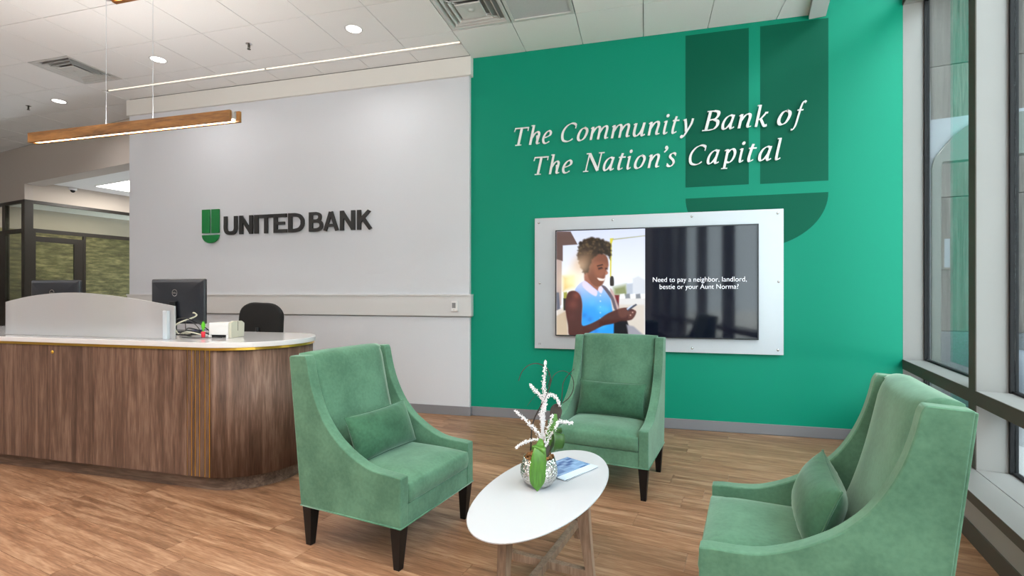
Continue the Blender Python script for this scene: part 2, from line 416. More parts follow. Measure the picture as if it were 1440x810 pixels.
# diffusers, grille
def diffuser(x, y, label):
    t = empty('air_diffuser', (x, y, ZC), label=label, cat='vent', group='square air diffusers in the ceiling')
    h = T/2-.006
    def ring(bm, a, za, b, zb):
        A = [bm.verts.new((sx*a, sy*a, za)) for sx, sy in ((-1, -1), (1, -1), (1, 1), (-1, 1))]
        C = [bm.verts.new((sx*b, sy*b, zb)) for sx, sy in ((-1, -1), (1, -1), (1, 1), (-1, 1))]
        for k in range(4): bm.faces.new((A[k], A[(k+1) % 4], C[(k+1) % 4], C[k]))
    bm = bmesh.new(); ring(bm, h, 0, h-.03, 0); ring(bm, h-.03, 0, h-.055, .035); ring(bm, h, 0, h, .03); bld('frame', bm, M['vent'], t)
    for a, b, z in ((.225, .19, -.004), (.168, .135, -.008)):
        bm = bmesh.new(); ring(bm, a, z, a-.006, z+.002); ring(bm, a-.006, z+.002, b, z+.04); ring(bm, a, z, b+.006, z+.044); bld('louvre', bm, M['vent'], t)
    bm = bmesh.new(); ring(bm, .118, -.008, .112, -.012); ring(bm, .112, -.012, .045, -.006)
    ring(bm, .118, -.008, .118, .0); lathe(bm, [(0, -.012), (.012, -.012), (.03, -.004), (.065, -.005)], 20); bld('centre_plate', bm, M['vent'], t)
    bld('plenum', B(-h, h, -h, h, .09, .095), M['black'], t)
    bm = bmesh.new()
    for k in range(4):
        mt = Matrix.Rotation(k*math.pi/2+math.pi/4, 4, 'Z'); box(bm, .1, .34, -.003, .003, .004, .012, 0, mt)
    bld('brace', bm, M['vent'], t, kind='stuff')
M['vent'] = mat('painted_vent', lin(200, 201, 200), .45)
diffuser(X0-9*T+T/2, Y0-T/2, 'square grey ceiling air diffuser at left above the reception desk')
diffuser(X0-T+T/2, Y0-T/2, 'square white ceiling air diffuser at top centre beside the perforated grille')
t = empty('return_grille', (X0+T/2, Y0-T/2, ZC), label='square perforated white return air grille in the ceiling', cat='vent')
bm = bmesh.new(); h = T/2-.006
for a in (0, 1):
    for s_ in (-1, 1):
        if a: box(bm, s_*h if s_ < 0 else h-.03, -h+.03 if s_ < 0 else h, -h, h, -.003, .012)
        else: box(bm, -h+.03, h-.03, s_*h if s_ < 0 else h-.03, -h+.03 if s_ < 0 else h, -.003, .012)
bld('frame', bm, M['vent'], t)
m, N_, L_, b_ = newmat('perforated_sheet')
tc = N_.new('ShaderNodeTexCoord'); v = N_.new('ShaderNodeTexVoronoi'); v.inputs['Scale'].default_value = 150; v.inputs['Randomness'].default_value = 0
r_ = N_.new('ShaderNodeValToRGB'); r_.color_ramp.elements[0].position = .25; r_.color_ramp.elements[0].color = lin(120, 120, 124); r_.color_ramp.elements[1].position = .4; r_.color_ramp.elements[1].color = lin(205, 205, 208)
L_.new(tc.outputs['Object'], v.inputs['Vector']); L_.new(v.outputs['Distance'], r_.inputs[0]); L_.new(r_.outputs[0], b_.inputs['Base Color']); M['perf'] = m
bld('perforated_plate', B(-h+.03, h-.03, -h+.03, h-.03, .008, .011), M['perf'], t)

# downlights
def downlight(x, y, label=None, z=ZC, power=5, grp='round recessed ceiling downlights'):
    t = empty('recessed_downlight', (x, y, z), label=label, cat='light', group=grp)
    bld('trim_ring', lathe(bmesh.new(), [(.072, .001), (.074, -.004), (.086, -.004), (.09, .001)], 28), M['white_paint'], t, smooth=True)
    bld('lens', lathe(bmesh.new(), [(0, -.0012), (.073, -.0012)], 28), M['lamp_white'], t)
    area('downlight_lamp', (0, 0, -.012), (0, 0, 0), .13, 0, power, (1, .97, .94), t, 'DISK', 150)
downlight(-5.223, 4.35, 'round recessed downlight behind the pendant cable, above the reception desk')
downlight(-2.766, 4.344, 'round recessed downlight nearest the top centre air diffuser')
downlight(-7.646, 4.945, 'round recessed downlight farthest left beyond the left air diffuser')
rows_ = {.7: 'first', -2.95: 'second'}
for k, (x, y) in enumerate([(-.33, .7), (-2.77, .7), (-5.2, .7), (-2.77, -2.95), (-5.2, -2.95), (-7.65, .7), (-7.65, -2.95), (-10.1, .7), (-10.1, -2.95)]):  # extra lamps added behind the camera to brighten the room
    downlight(x, y, 'added unseen recessed downlight, %s in the %s row behind the camera' % ({-.33: 'rightmost', -2.77: 'one', -5.2: 'two', -7.65: 'three', -10.1: 'leftmost'}[x].replace('one', 'above the aisle').replace('two', 'near the sign').replace('three', 'nearly leftmost'), rows_[y]), power=11)
def sprinkler(x, y, label):
    t = empty('fire_sprinkler', (x, y, ZC), label=label, cat='sprinkler', group='ceiling fire sprinklers')
    bld('escutcheon', lathe(bmesh.new(), [(0, -.006), (.012, -.006), (.032, -.001), (.034, .001)], 20), M['chrome'], t, smooth=True)
    bm = bmesh.new(); lathe(bm, [(.006, -.005), (.009, -.02), (.005, -.03), (.003, -.05), (0, -.05)], 10)
    box(bm, -.014, -.011, -.003, .003, -.045, -.008); box(bm, .011, .014, -.003, .003, -.045, -.008)
    bld('nozzle', bm, M['bronze'], t)
    bld('deflector', lathe(bmesh.new(), [(0, -.05), (.018, -.052), (.018, -.055), (0, -.055)], 14), M['bronze'], t)
sprinkler(-3.988, 4.325, 'small fire sprinkler head on the ceiling between two downlights')
sprinkler(-8.248, 4.961, 'small fire sprinkler head at the far left of the ceiling')

# ------------------------------------------------------------------ back walls
w1 = bld('wall_back', B(-6.715, -1.862, 5.18, 5.45, 0, 3.94), M['white_wall'], kind='structure')
bld('trim_3', B(-6.73, -1.836, 5.15, 5.44, 3.732, 3.9385), M['cove_paint'], kind='structure', bevel=.002)
bm = bmesh.new(); box(bm, -6.725, -1.835, 5.158, 5.3, 1.095, 1.335); box(bm, -6.73, -1.832, 5.150, 5.3, 1.318, 1.336); box(bm, -6.715, -1.845, 5.172, 5.3, 1.082, 1.095, 1)
bld('trim_4', bm, [M['white_paint'], M['tee']], kind='structure')
bm = bmesh.new(); box(bm, -6.73, -1.855, 5.166, 5.18, 0, .1); box(bm, -1.862, -1.848, 5.166, YG, 0, .1)
bld('baseboard_back', bm, M['base_gray'], kind='structure', bevel=.003)
w2 = bld('wall_green', B(-1.862, 2.33, YG, 5.45, 0, ZH+.1), M['green_wall'], kind='structure')
bld('baseboard_green', B(-1.848, 2.07, YG-.014, YG, 0, .1), M['base_gray'], kind='structure', bevel=.003)
# painted emblem (flat paint on the wall)
for nm, pts in (('painted_bar', [(.387, 2.393), (.963, 2.393), (.963, 3.897), (.387, 3.897)]), ('painted_bar', [(1.063, 2.39), (1.641, 2.39), (1.641, 3.897), (1.063, 3.897)])):
    bld(nm, prism(bmesh.new(), pts, YG-.0008, YG, 'y'), M['green_dark'], w2, label='dark green painted vertical bar')
hp = [(1.014+.627*math.cos(a), 2.283-.505*math.sin(a)) for a in [math.pi*k/40 for k in range(41)]]
bld('painted_half_disc', prism(bmesh.new(), hp, YG-.0008, YG, 'y'), M['green_dark'], w2, label='dark green painted half disc')
# other walls of the room
bld('wall_left', B(-13.2, -13.0, -6.2, 7.2, 0, 4.1), M['gray_wall'], kind='structure')
bld('wall_rear', B(-13.2, 1.2, -6.2, -6.0, 0, 5.05), M['white_paint'], kind='structure')
# header and office bulkhead (along -N2 from the office corner)
bld('wall_header', gbox(0, .25, 0, 4.6, 3.28, ZC-.002), M['gray_wall'], kind='structure')
bld('wall_bulkhead', gbox(0, .12, -2.6, 0, 3.012, ZC-.002), M['gray_wall'], kind='structure')
bld('wall_corridor_left', gbox(.12, 4.5, -.12, 0, 3.012, 3.6), M['warm_wall'], kind='structure')
bld('ceiling_corridor', gbox(.252, 4.5, 0, 4.6, 3.347, 3.40), M['tile'], kind='structure')
bld('wall_corridor_end', gbox(4.5, 4.6, -2.6, 4.6, 0, 3.6), M['warm_wall'], kind='structure')
bld('wall_corridor_right', gbox(.0, 4.5, 4.6, 4.7, 0, 3.6), M['warm_wall'], kind='structure')
# office interior
bld('wall_office_back', gbox(.12, 4.5, -1.6, -1.5, 2.62, 3.4), M['warm_wall'], kind='structure')
bld('wall_office_mural', gbox(.12, 4.5, -1.6, -1.5, 0, 2.62), M['mural'], kind='structure')
bld('wall_office_side', gbox(.0, .1, -3.0, -2.6, 0, 3.0), M['gray_wall'], kind='structure')
bld('ceiling_office', gbox(.12, 4.5, -2.6, -.12, 3.05, 3.1), M['tile'], kind='structure')
area('office_lamp', GP(1.2, -.75, 3.03), (0, 0, -TH), .6, 1.6, 10, (1, .92, .78))
# glazed partition
def partition():
    g = empty('glass_partition', GC, -TH, kind='structure')
    # local: y = D2 (s), x = N2 (v); built with local coords (v, s)
    fr = M['frame_dark']
    def fb(name, v0, v1, s0, s1, z0, z1, m=fr): bld(name, B(v0, v1, s0, s1, z0, z1), m, g)
    fb('corner_post', -.12, 0, 0, .12, 0, 3.010)
    fb('head_rail', -.05, 0, .12, 4.4, 2.955, 3.010); fb('transom_rail', -.05, 0, .12, 4.4, 2.44, 2.51)
    fb('door_head', -.05, -.004, .15, .78, 2.28, 2.375)
    fb('door_jamb', -.05, .0, .12, .155, 0, 2.44); fb('door_stile', -.045, -.006, .72, .86, 0, 2.375)
    fb('door_jamb', -.05, 0, .86, .90, 0, 2.44)
    fb('glass_pane', -.03, -.022, .12, 4.4, 2.51, 2.955, M['glass_in']); fb('glass_pane', -.03, -.022, .90, 4.4, 0, 2.44, M['glass_in'])
    fb('glass_pane', -.03, -.022, .155, .72, 0, 2.28, M['glass_in'])
    fb('head_rail', -2.6, -.12, 0, .05, 2.955, 3.010); fb('transom_rail', -2.6, -.12, 0, .05, 2.43, 2.50)
    fb('mullion', -.86, -.735, 0, .06, 0, 2.96)
    fb('glass_pane', -.735, -.14, .022, .03, 2.5, 2.955, M['glass_in']); fb('glass_pane', -.735, -.14, .022, .03, 0, 2.43, M['glass_in'])
    fb('door_leaf', -2.6, -.86, .01, .05, 0, 2.43)
M['frame_dark'] = mat('dark_brown_frame', lin(38, 34, 28), .4)
partition()
# corridor fixtures
t = empty('ceiling_panel_light', (-9.22, 7.17, 3.345), -TH, label='bright rectangular panel light in the corridor ceiling beyond the glass office', cat='light')
bld('frame', B(-.62, .62, -.32, .32, -.004, .0015), M['white_paint'], t); bld('diffuser', B(-.6, .6, -.3, .3, -.006, -.004), M['lamp_white'], t)
area('panel_lamp', (0, 0, -.02), (0, 0, 0), 1.1, .55, 32, (1, .94, .86), t)
t = empty('dome_camera', (-10.45, 6.98, 3.345), label='small white dome security camera under the corridor ceiling', cat='camera')
bld('mount', lathe(bmesh.new(), [(0, 0), (.07, 0), (.07, -.04), (.05, -.05), (0, -.05)], 24), M['white_plastic'], t, smooth=True)
bld('dome', lathe(bmesh.new(), [(.045, -.05), (.04, -.075), (.022, -.092), (0, -.097)], 24), M['black'], t, smooth=True)

# ------------------------------------------------------------------ window wall
SP = 1.566
for k in range(7):
    s1 = -k*SP - (0 if k == 0 else .05); s0 = -(k+1)*SP+.05
    fin1 = -(k+1)*SP+.05; fin0 = -(k+1)*SP-.05
    wn = empty('window_%d' % (k+1), WP(s0, 0, 0), kind='structure')
    def wb(name, a, b, v0, v1, z0, z1, m):
        o = bld(name, wbox(a, b, v0, v1, z0, z1), m); o.parent = wn; o.matrix_parent_inverse = Matrix.Translation(-wn.location); return o
    wb('mullion_fin', fin0, fin1, .006, .185, .277, ZH-.002, M['fin'])
    wb('mullion_cap', fin0-.001, fin1+.001, 0, .006, .277, ZH-.002, M['bronze'])
    if k == 0: wb('mullion_fin', -.001, .10, .004, .185, .277, ZH-.002, M['fin'])
    wb('rail', s0, s1, .006, .19, .668, .752, M['fin']); wb('rail_face', s0, s1, 0, .006, .668, .7515, M['bronze'])
    wb('transom', s0, s1, .006, .19, 3.925, 4.01, M['fin']); wb('transom_face', s0, s1, 0, .006, 3.925, 4.01, M['bronze'])
    for z0, z1 in ((.277, .668), (.752, 3.925), (4.01, ZH-.002)):
        wb('pane_frame', s0, s0+.028, .152, .19, z0, z1, M['black']); wb('pane_frame', s1-.022, s1, .152, .19, z0, z1, M['black'])
        wb('pane_frame', s0+.028, s1-.022, .160, .19, z0, z0+.014, M['black']); wb('pane_frame', s0+.028, s1-.022, .160, .19, z1-.014, z1, M['black'])
        wb('glass_pane', s0+.028, s1-.022, .170, .178, z0+.014, z1-.014, M['glass'])
Lw = -7*SP-.1
bm = wbox(Lw, .0, -.158, -.002, .226, .276); wbox(Lw, .0, .002, .19, .226, .2765, bm); wbox(Lw, 0, -.01, .01, .2, .272, bm, 1)
bld('trim_5', bm, [M['fin'], M['black']], kind='structure')
bld('trim_6', wbox(Lw, 0, -.160, -.156, .222, .2758), M['bronze'], kind='structure')
bld('wall_right', wbox(Lw, 0, -.148, .28, 0, .224), M['fin'], kind='structure')
bld('baseboard_right', wbox(Lw, 0, -.158, -.148, 0, .102), M['bronze'], kind='structure', bevel=.002)

# ------------------------------------------------------------------ outside
bld('pavement', B(-6, 60, -30, 40, -.35, -.16), M['pave'], kind='structure')
sw = empty('stone_wall', WP(3.0, 0, 0), -TH, label='grey striated stone facade with a granite base outside the windows', cat='wall')
rowsz = [(.845, 2.63), (2.64, 4.4), (4.41, 6.2)]
for zi, (z0, z1) in enumerate(rowsz):
    for k in range(4):
        bld('stone_panel', B(k*1.0+.41, k*1.0+1.405, 0, .15, z0, z1), M['stone'], sw, bevel=.004)
for k in range(3): bld('granite_panel', B(.41+k*1.33, .41+k*1.33+1.325, -.02, .15, -.16, .84), M['granite'], sw, bevel=.004)
bld('backing', B(.4, 4.4, .15, .3, -.16, 6.2), M['tee'], sw)
bld('shade_slab', wbox(-.6, 6, .35, 7, 6.3, 6.6), M['pave'], kind='structure')  # unseen overhang added to shade the stone from the sky
# rounded dark portal in front of the stone
pt_ = empty('arched_portal_frame', WP(.9, 0, 0), -TH, label='dark rounded portal frame outside behind the window glass', cat='frame')
out = [(.43, -.16), (.43, 2.60), (.46, 2.72), (.53, 2.82), (.62, 2.94), (.75, 3.04), (.90, 3.085), (1.7, 3.10)]
inn = [(1.7, 2.70), (.52, 2.67), (.51, 2.60), (.505, -.16)]
bld('frame', prism(bmesh.new(), out+inn, -.03, .09, 'y'), mat('dark_green_metal', lin(48, 62, 54), .35), pt_, bevel=.004)
pp = [(.43, 2.78), (.43, 3.12), (1.7, 3.14), (1.7, 3.10), (.90, 3.085), (.75, 3.04), (.62, 2.94), (.53, 2.82), (.46, 2.72), (.43, 2.6)]
bld('corner_panel', prism(bmesh.new(), pp, .02, .06, 'y'), mat('pale_grey_panel', lin(120, 128, 138), .4), pt_)
bld('edge_strip', B(.395, .425, -.02, .03, -.16, 3.4), mat('pale_metal_strip', lin(104, 110, 118), .4), pt_)
t = empty('outdoor_wall_sconce', WP(2.93, 1.08, 1.66), -TH, label='small bronze and glass wall sconce on the stone facade', cat='lamp')
bld('back_plate', B(-.06, -.0, -.05, .06, 0, .44), M['bronze'], t); bld('shade', B(.0, .06, -.04, .04, .03, .41), mat('sconce_glass', lin(84, 98, 108), .3), t)
bld('cap', B(-.06, .07, -.05, .05, .41, .44), M['bronze'], t); bld('foot', B(-.06, .07, -.05, .05, 0, .03), M['bronze'], t)
bo = bld('pale_domed_object', lathe(bmesh.new(), [(0, .68), (.05, .67), (.10, .62), (.13, .54), (.13, -.16), (0, -.16)], 24), mat('pale_domed_object', lin(104, 110, 120), .5), smooth=True, loc=WP(2.35, 1.64, 0),  # pale domed cylinder standing before the granite
         label='pale rounded object outside the window, before the granite', cat='outdoor object')
# street seen in the reflections: facade across the road and a tree
bld('road', wbox(-40, -2, 1.4, 60, -.159, -.15), mat('pale_bounce_road', lin(206, 204, 200), .8), kind='structure')  # pale ground added to bounce daylight up onto the ceiling
fa = empty('street_building', WP(-8, 16, -.16), -TH, label='grey office building across the street, seen only in reflections', cat='building')
bld('wall', B(0, .5, -16, 16, 0, 13), mat('facade', lin(120, 118, 114), .8), fa)
for r_i in range(3):
    for c_i in range(10):
        bld('window', B(-.03, .02, -15+c_i*3.1, -13.1+c_i*3.1, 1+r_i*4, 3.4+r_i*4), M['black'], fa)
tr = empty('street_tree', WP(-9, 8.5, -.16), label='street tree outside, seen only in reflections', cat='tree')
bld('trunk', tube(bmesh.new(), [(0, 0, 0), (.05, 0, 1.5), (0, .05, 3)], [.16, .13, .1]), M['twig'], tr)
bm = bmesh.new()
for k in range(40):
    r0 = Vector((rnd.gauss(0, .9), rnd.gauss(0, .9), 4+rnd.gauss(0, .8))); bmesh.ops.create_icosphere(bm, subdivisions=1, radius=rnd.uniform(.35, .6), matrix=Matrix.Translation(r0))
bld('foliage', bm, M['leaf_dark'], tr, kind='stuff')

# ------------------------------------------------------------------ lettering engine
def strokes_mesh(strokes, sx, x0, z0, h, y, depth, wmax, wmin, nib, shear, mode='nib'):
    """strokes: lists of (x,z) in em units; returns bmesh in wall coords"""
    bm = bmesh.new(); yb = y
    for si, st in enumerate(strokes):
        y = yb-.0004*si
        kind = 's'; wov = None
        if isinstance(st, dict): wov = st.get('w'); kind = st.get('k', 's'); st = st['p']
        pts = catmull(st, 7) if kind == 's' and len(st) > 2 else st
        if kind == 'dot':
            c = st[0]; rr = .085
            ring = [(c[0]+rr*math.cos(2*math.pi*i/14), c[1]+rr*math.sin(2*math.pi*i/14)) for i in range(14)]
            A = [bm.verts.new((x0+(p[0]+shear*p[1])*sx, y, z0+p[1]*h)) for p in ring]; C = [bm.verts.new((v.co.x, y+depth, v.co.z)) for v in A]
            bm.faces.new(A); bm.faces.new(C[::-1])
            for i in range(14): bm.faces.new((A[i], A[(i+1) % 14], C[(i+1) % 14], C[i]))
            continue
        n = len(pts); Ls = []; Rs = []
        for i in range(n):
            a = pts[max(i-1, 0)]; b = pts[min(i+1, n-1)]
            tx, tz = b[0]-a[0], b[1]-a[1]; l = math.hypot(tx, tz) or 1e-6; tx /= l; tz /= l
            if wov: ww = wov
            elif mode == 'nib':
                ang = math.atan2(tz, tx); ww = wmin+(wmax-wmin)*abs(math.sin(ang-nib))
            else: ww = wmax
            Ls.append((pts[i][0]-tz*ww/2, pts[i][1]+tx*ww/2)); Rs.append((pts[i][0]+tz*ww/2, pts[i][1]-tx*ww/2))
        mk = lambda p, yy: bm.verts.new((x0+(p[0]+shear*p[1])*sx, yy, z0+p[1]*h))
        LF = [mk(p, y) for p in Ls]; RF = [mk(p, y) for p in Rs]; LB = [mk(p, y+depth) for p in Ls]; RB = [mk(p, y+depth) for p in Rs]
        for i in range(n-1):
            bm.faces.new((LF[i], LF[i+1], RF[i+1], RF[i])); bm.faces.new((LB[i+1], LB[i], RB[i], RB[i+1]))
            bm.faces.new((LF[i+1], LF[i], LB[i], LB[i+1])); bm.faces.new((RF[i], RF[i+1], RB[i+1], RB[i]))
        bm.faces.new((LF[0], RF[0], RB[0], LB[0])); bm.faces.new((RF[-1], LF[-1], LB[-1], RB[-1]))
    return bm
arch = lambda x: [(x, .36), (x+.10, .56), (x+.22, .67), (x+.33, .63), (x+.36, .48)]
SF = .05
G = {
 'T': [[(.36, .02), (.36, .96)], {'p': [(.0, .955), (.74, .955)], 'w': .065}, {'p': [(.03, .96), (.0, .78)], 'w': .05}, {'p': [(.71, .96), (.72, .78)], 'w': .05}, {'p': [(.20, .025), (.52, .025)], 'w': SF}],
 'h': [[(.07, 1.06), (.07, .0)], {'p': [(-.06, 1.04), (.08, 1.04)], 'w': .05}, arch(.09)+[(.42, .16), (.46, .04), (.58, .06)], {'p': [(.36, .48), (.43, .16)], 'w': .10}],
 'e': [[(.07, .33), (.24, .36), (.40, .46), (.41, .60), (.30, .68), (.16, .60), (.06, .42), (.04, .22), (.12, .05), (.26, .02), (.42, .11)]],
 'C': [{'p': [(.70, .70), (.71, .92)], 'w': .05}, [(.70, .88), (.58, .96), (.42, .97), (.22, .86), (.07, .62), (.05, .35), (.14, .11), (.34, .02), (.52, .05), (.66, .15)]],
 'o': [{'p': [(.26, .68), (.40, .60), (.44, .42), (.36, .13), (.20, .02), (.07, .10), (.04, .32), (.12, .58), (.26, .68), (.32, .67)], 'k': 's'}],
 'n': [{'p': [(-.04, .60), (.06, .66)], 'w': .05}, [(.07, .68), (.07, .0)], arch(.09)+[(.42, .16), (.46, .04), (.58, .06)], {'p': [(.44, .50), (.43, .14)], 'w': .10}],
 'm': [{'p': [(-.04, .60), (.06, .66)], 'w': .05}, [(.07, .68), (.07, .0)], arch(.09), {'p': [(.45, .54), (.45, .0)], 'w': .115}, arch(.47)+[(.81, .16), (.85, .04), (.97, .06)], {'p': [(.83, .50), (.82, .14)], 'w': .10}],
 'u': [{'p': [(-.04, .62), (.06, .66)], 'w': .05}, [(.07, .68), (.06, .22), (.12, .05), (.24, .04), (.38, .22), (.44, .45)], [(.46, .68), (.44, .14), (.50, .02), (.60, .08)]],
 'i': [{'p': [(-.04, .62), (.07, .66)], 'w': .05}, [(.08, .68), (.06, .16), (.12, .02), (.24, .09)], {'p': [(.10, .93)], 'k': 'dot'}],
 't': [[(.14, .86), (.10, .60), (.07, .18), (.13, .02), (.28, .09)], {'p': [(-.02, .655), (.32, .655)], 'w': .06}],
 'y': [{'p': [(-.04, .62), (.05, .66)], 'w': .05}, [(.06, .68), (.15, .40), (.22, .06)], [(.46, .68), (.42, .40), (.26, .04), (.16, -.16), (.05, -.25)], {'p': [(.05, -.20)], 'k': 'dot'}],
 'B': [[(.15, .02), (.15, .97)], {'p': [(.02, .965), (.34, .965)], 'w': SF}, [(.30, .965), (.47, .90), (.50, .72), (.40, .57), (.16, .52)], [(.36, .54), (.53, .44), (.56, .24), (.46, .07), (.26, .02)], {'p': [(.0, .02), (.30, .02)], 'w': SF}],
 'a': [[(.44, .62), (.30, .68), (.13, .56), (.04, .32), (.06, .09), (.16, .02), (.30, .14), (.42, .38)], [(.46, .69), (.42, .40), (.40, .13), (.46, .02), (.58, .09)]],
 'k': [[(.07, 1.06), (.07, .0)], {'p': [(-.06, 1.04), (.08, 1.04)], 'w': .05}, [(.09, .33), (.24, .42), (.40, .64)], {'p': [(.36, .66), (.50, .66)], 'w': .07}, {'p': [(.20, .40), (.32, .20), (.43, .03), (.56, .05)], 'w': .11}],
 'f': [[(.56, 1.0), (.46, 1.06), (.36, .98), (.28, .74), (.20, .30), (.12, -.08), (.0, -.26), (-.12, -.26)], {'p': [(.10, .655), (.46, .655)], 'w': .055}],
 'N': [{'p': [(.12, .02), (.12, .95)], 'w': .055}, {'p': [(-.02, .965), (.18, .965)], 'w': SF}, {'p': [(.13, .96), (.68, .03)], 'w': .13}, {'p': [(.68, .03), (.68, .96)], 'w': .055}, {'p': [(.0, .02), (.25, .02)], 'w': SF}, {'p': [(.55, .965), (.82, .965)], 'w': SF}],
 "'": [{'p': [(.13, 1.0)], 'k': 'dot'}, [(.18, 1.0), (.18, .90), (.06, .76)]],
 's': [{'p': [(.38, .54), (.38, .64)], 'w': .05}, [(.38, .62), (.26, .685), (.12, .63), (.10, .50), (.28, .34), (.35, .18), (.25, .03), (.10, .03), (.02, .10)], {'p': [(.02, .06), (.01, .18)], 'w': .05}],
 'p': [{'p': [(-.06, .62), (.05, .67)], 'w': .05}, [(.08, .68), (.08, -.26)], {'p': [(-.06, -.265), (.24, -.265)], 'w': SF}, [(.09, .48), (.22, .65), (.36, .66), (.46, .48), (.42, .20), (.28, .03), (.09, .06)]],
 'l': [{'p': [(-.06, 1.03), (.07, 1.04)], 'w': .05}, [(.08, 1.06), (.06, .16), (.12, .02), (.26, .09)]],
}
def glyph_fit(ch, xa, xb, z0, h, y, depth, m, parent, shear=.21):
    bm = strokes_mesh(G[ch], 1, 0, 0, 1, y, depth, .125, .035, R(22), shear)
    mn = min(v.co.x for v in bm.verts); mx = max(v.co.x for v in bm.verts); k = (xb-xa)/(mx-mn)
    for v in bm.verts:
        v.co.x = xa+(v.co.x-mn)*k; v.co.z = z0+v.co.z*h
    return bld('letter', bm, m, parent)
YL = 5.2
sg = empty('slogan_sign', (0, 0, 0), label='raised white italic letters reading The Community Bank of The Nation\'s Capital on green wall', cat='sign')
l1 = [('T', -1.363, -1.196), ('h', -1.199, -1.075), ('e', -1.056, -.95), ('C', -.852, -.685), ('o', -.687, -.567), ('m', -.555, -.362), ('m', -.339, -.146), ('u', -.121, .006), ('n', .024, .145), ('i', .171, .236), ('t', .252, .33), ('y', .333, .466), ('B', .537, .706), ('a', .714, .839), ('n', .859, .985), ('k', 1.01, 1.129), ('o', 1.205, 1.328), ('f', 1.319, 1.457)]
l2 = [('T', -1.149, -.983), ('h', -.983, -.867), ('e', -.843, -.732), ('N', -.624, -.4), ('a', -.42, -.3), ('t', -.274, -.189), ('i', -.183, -.121), ('o', -.11, .007), ('n', .024, .144), ("'", .182, .225), ('s', .203, .301), ('C', .416, .581), ('a', .581, .701), ('p', .711, .849), ('i', .869, .93), ('t', .945, 1.03), ('a', 1.04, 1.163), ('l', 1.186, 1.246)]
for ch, a, b in l1: glyph_fit(ch, a, b, 2.932, .193, YL, .012, M['letter_white'], sg)
for ch, a, b in l2: glyph_fit(ch, a, b, 2.605, .193, YL, .012, M['letter_white'], sg)
# bank sign
bs = empty('bank_name_sign', (0, 0, 0), label='black raised letters UNITED BANK with green shield emblem on white wall', cat='sign')
W_ = .19
GB = {
 'U': [[(.1, 1), (.1, .62), (.1, .32), (.19, .13), (.41, .08), (.63, .13), (.72, .32), (.72, .62), (.72, 1)]],
 'N': [{'p': [(.1, 0), (.1, 1)], 'k': 'l'}, {'p': [(.1, .95), (.68, .05)], 'k': 'l', 'w': .18}, {'p': [(.68, 0), (.68, 1)], 'k': 'l'}],
 'I': [{'p': [(.1, 0), (.1, 1)], 'k': 'l'}],
 'T': [{'p': [(.4, 0), (.4, .95)], 'k': 'l'}, {'p': [(0, .91), (.8, .91)], 'k': 'l', 'w': .18}],
 'E': [{'p': [(.1, 0), (.1, 1)], 'k': 'l'}, {'p': [(.1, .91), (.68, .91)], 'k': 'l', 'w': .18}, {'p': [(.1, .5), (.58, .5)], 'k': 'l', 'w': .16}, {'p': [(.1, .09), (.70, .09)], 'k': 'l', 'w': .18}],
 'D': [{'p': [(.1, 0), (.1, 1)], 'k': 'l'}, {'p': [(.1, .91), (.34, .91), (.58, .84), (.72, .66), (.74, .5), (.72, .34), (.58, .16), (.34, .09), (.1, .09)], 'w': .185}],
 'B': [{'p': [(.1, 0), (.1, 1)], 'k': 'l'}, {'p': [(.1, .92), (.38, .92), (.56, .84), (.56, .64), (.40, .54), (.1, .53)], 'w': .165}, {'p': [(.1, .53), (.42, .53), (.62, .44), (.64, .22), (.46, .09), (.1, .08)], 'w': .17}],
 'A': [{'p': [(.06, 0), (.41, .97)], 'k': 'l'}, {'p': [(.78, 0), (.43, .97)], 'k': 'l'}, {'p': [(.2, .28), (.64, .28)], 'k': 'l', 'w': .15}],
 'K': [{'p': [(.1, 0), (.1, 1)], 'k': 'l'}, {'p': [(.12, .42), (.64, .98)], 'k': 'l'}, {'p': [(.30, .58), (.70, .0)], 'k': 'l', 'w': .2}]}
for ch, a, b in [('U', -5.141, -4.933), ('N', -4.903, -4.702), ('I', -4.679, -4.619), ('T', -4.609, -4.404), ('E', -4.395, -4.203), ('D', -4.184, -3.958), ('B', -3.893, -3.7), ('A', -3.694, -3.49), ('N', -3.469, -3.27), ('K', -3.242, -3.047)]:
    bm = strokes_mesh(GB[ch], 1, 0, 0, 1, 5.155, .018, .2, .2, 0, 0, 'block')
    mn = min(v.co.x for v in bm.verts); mx = max(v.co.x for v in bm.verts); k = (b-a)/(mx-mn)
    for v in bm.verts: v.co.x = a+(v.co.x-mn)*k; v.co.z = 2.086+min(1.0, max(-.01, v.co.z))*.231
    bld('letter', bm, M['letter_black'], bs)
for a, b in ((-5.481, -5.361), (-5.333, -5.213)): bld('emblem_bar', B(a, b, 5.155, 5.173, 2.114, 2.416), M['logo_green'], bs, bevel=.002, label='green emblem bar')
hp = [(-5.347+.134*math.cos(a), 2.09-.103*math.sin(a)) for a in [math.pi*k/24 for k in range(25)]]
bld('emblem_half_disc', prism(bmesh.new(), hp, 5.155, 5.173, 'y'), M['logo_green'], bs, bevel=.002, label='green emblem half disc')

# ------------------------------------------------------------------ thermostat
t = empty('thermostat', (-2.022, 5.158, 1.206), label='small white thermostat with grey screen on the white wall band', cat='thermostat')
bld('body', B(-.038, .038, -.028, 0, -.058, .058), M['white_plastic'], t, bevel=.005)
bld('screen', B(-.026, .016, -.0295, -.027, -.022, .036), mat('grey_lcd', lin(138, 140, 142), .3), t)
bld('button', lathe(bmesh.new(), [(0, 0), (.006, 0), (.006, .002), (0, .002)], 12), M['beige'], t, loc=(-.004, -.028, -.04), rot=(R(90), 0, 0))

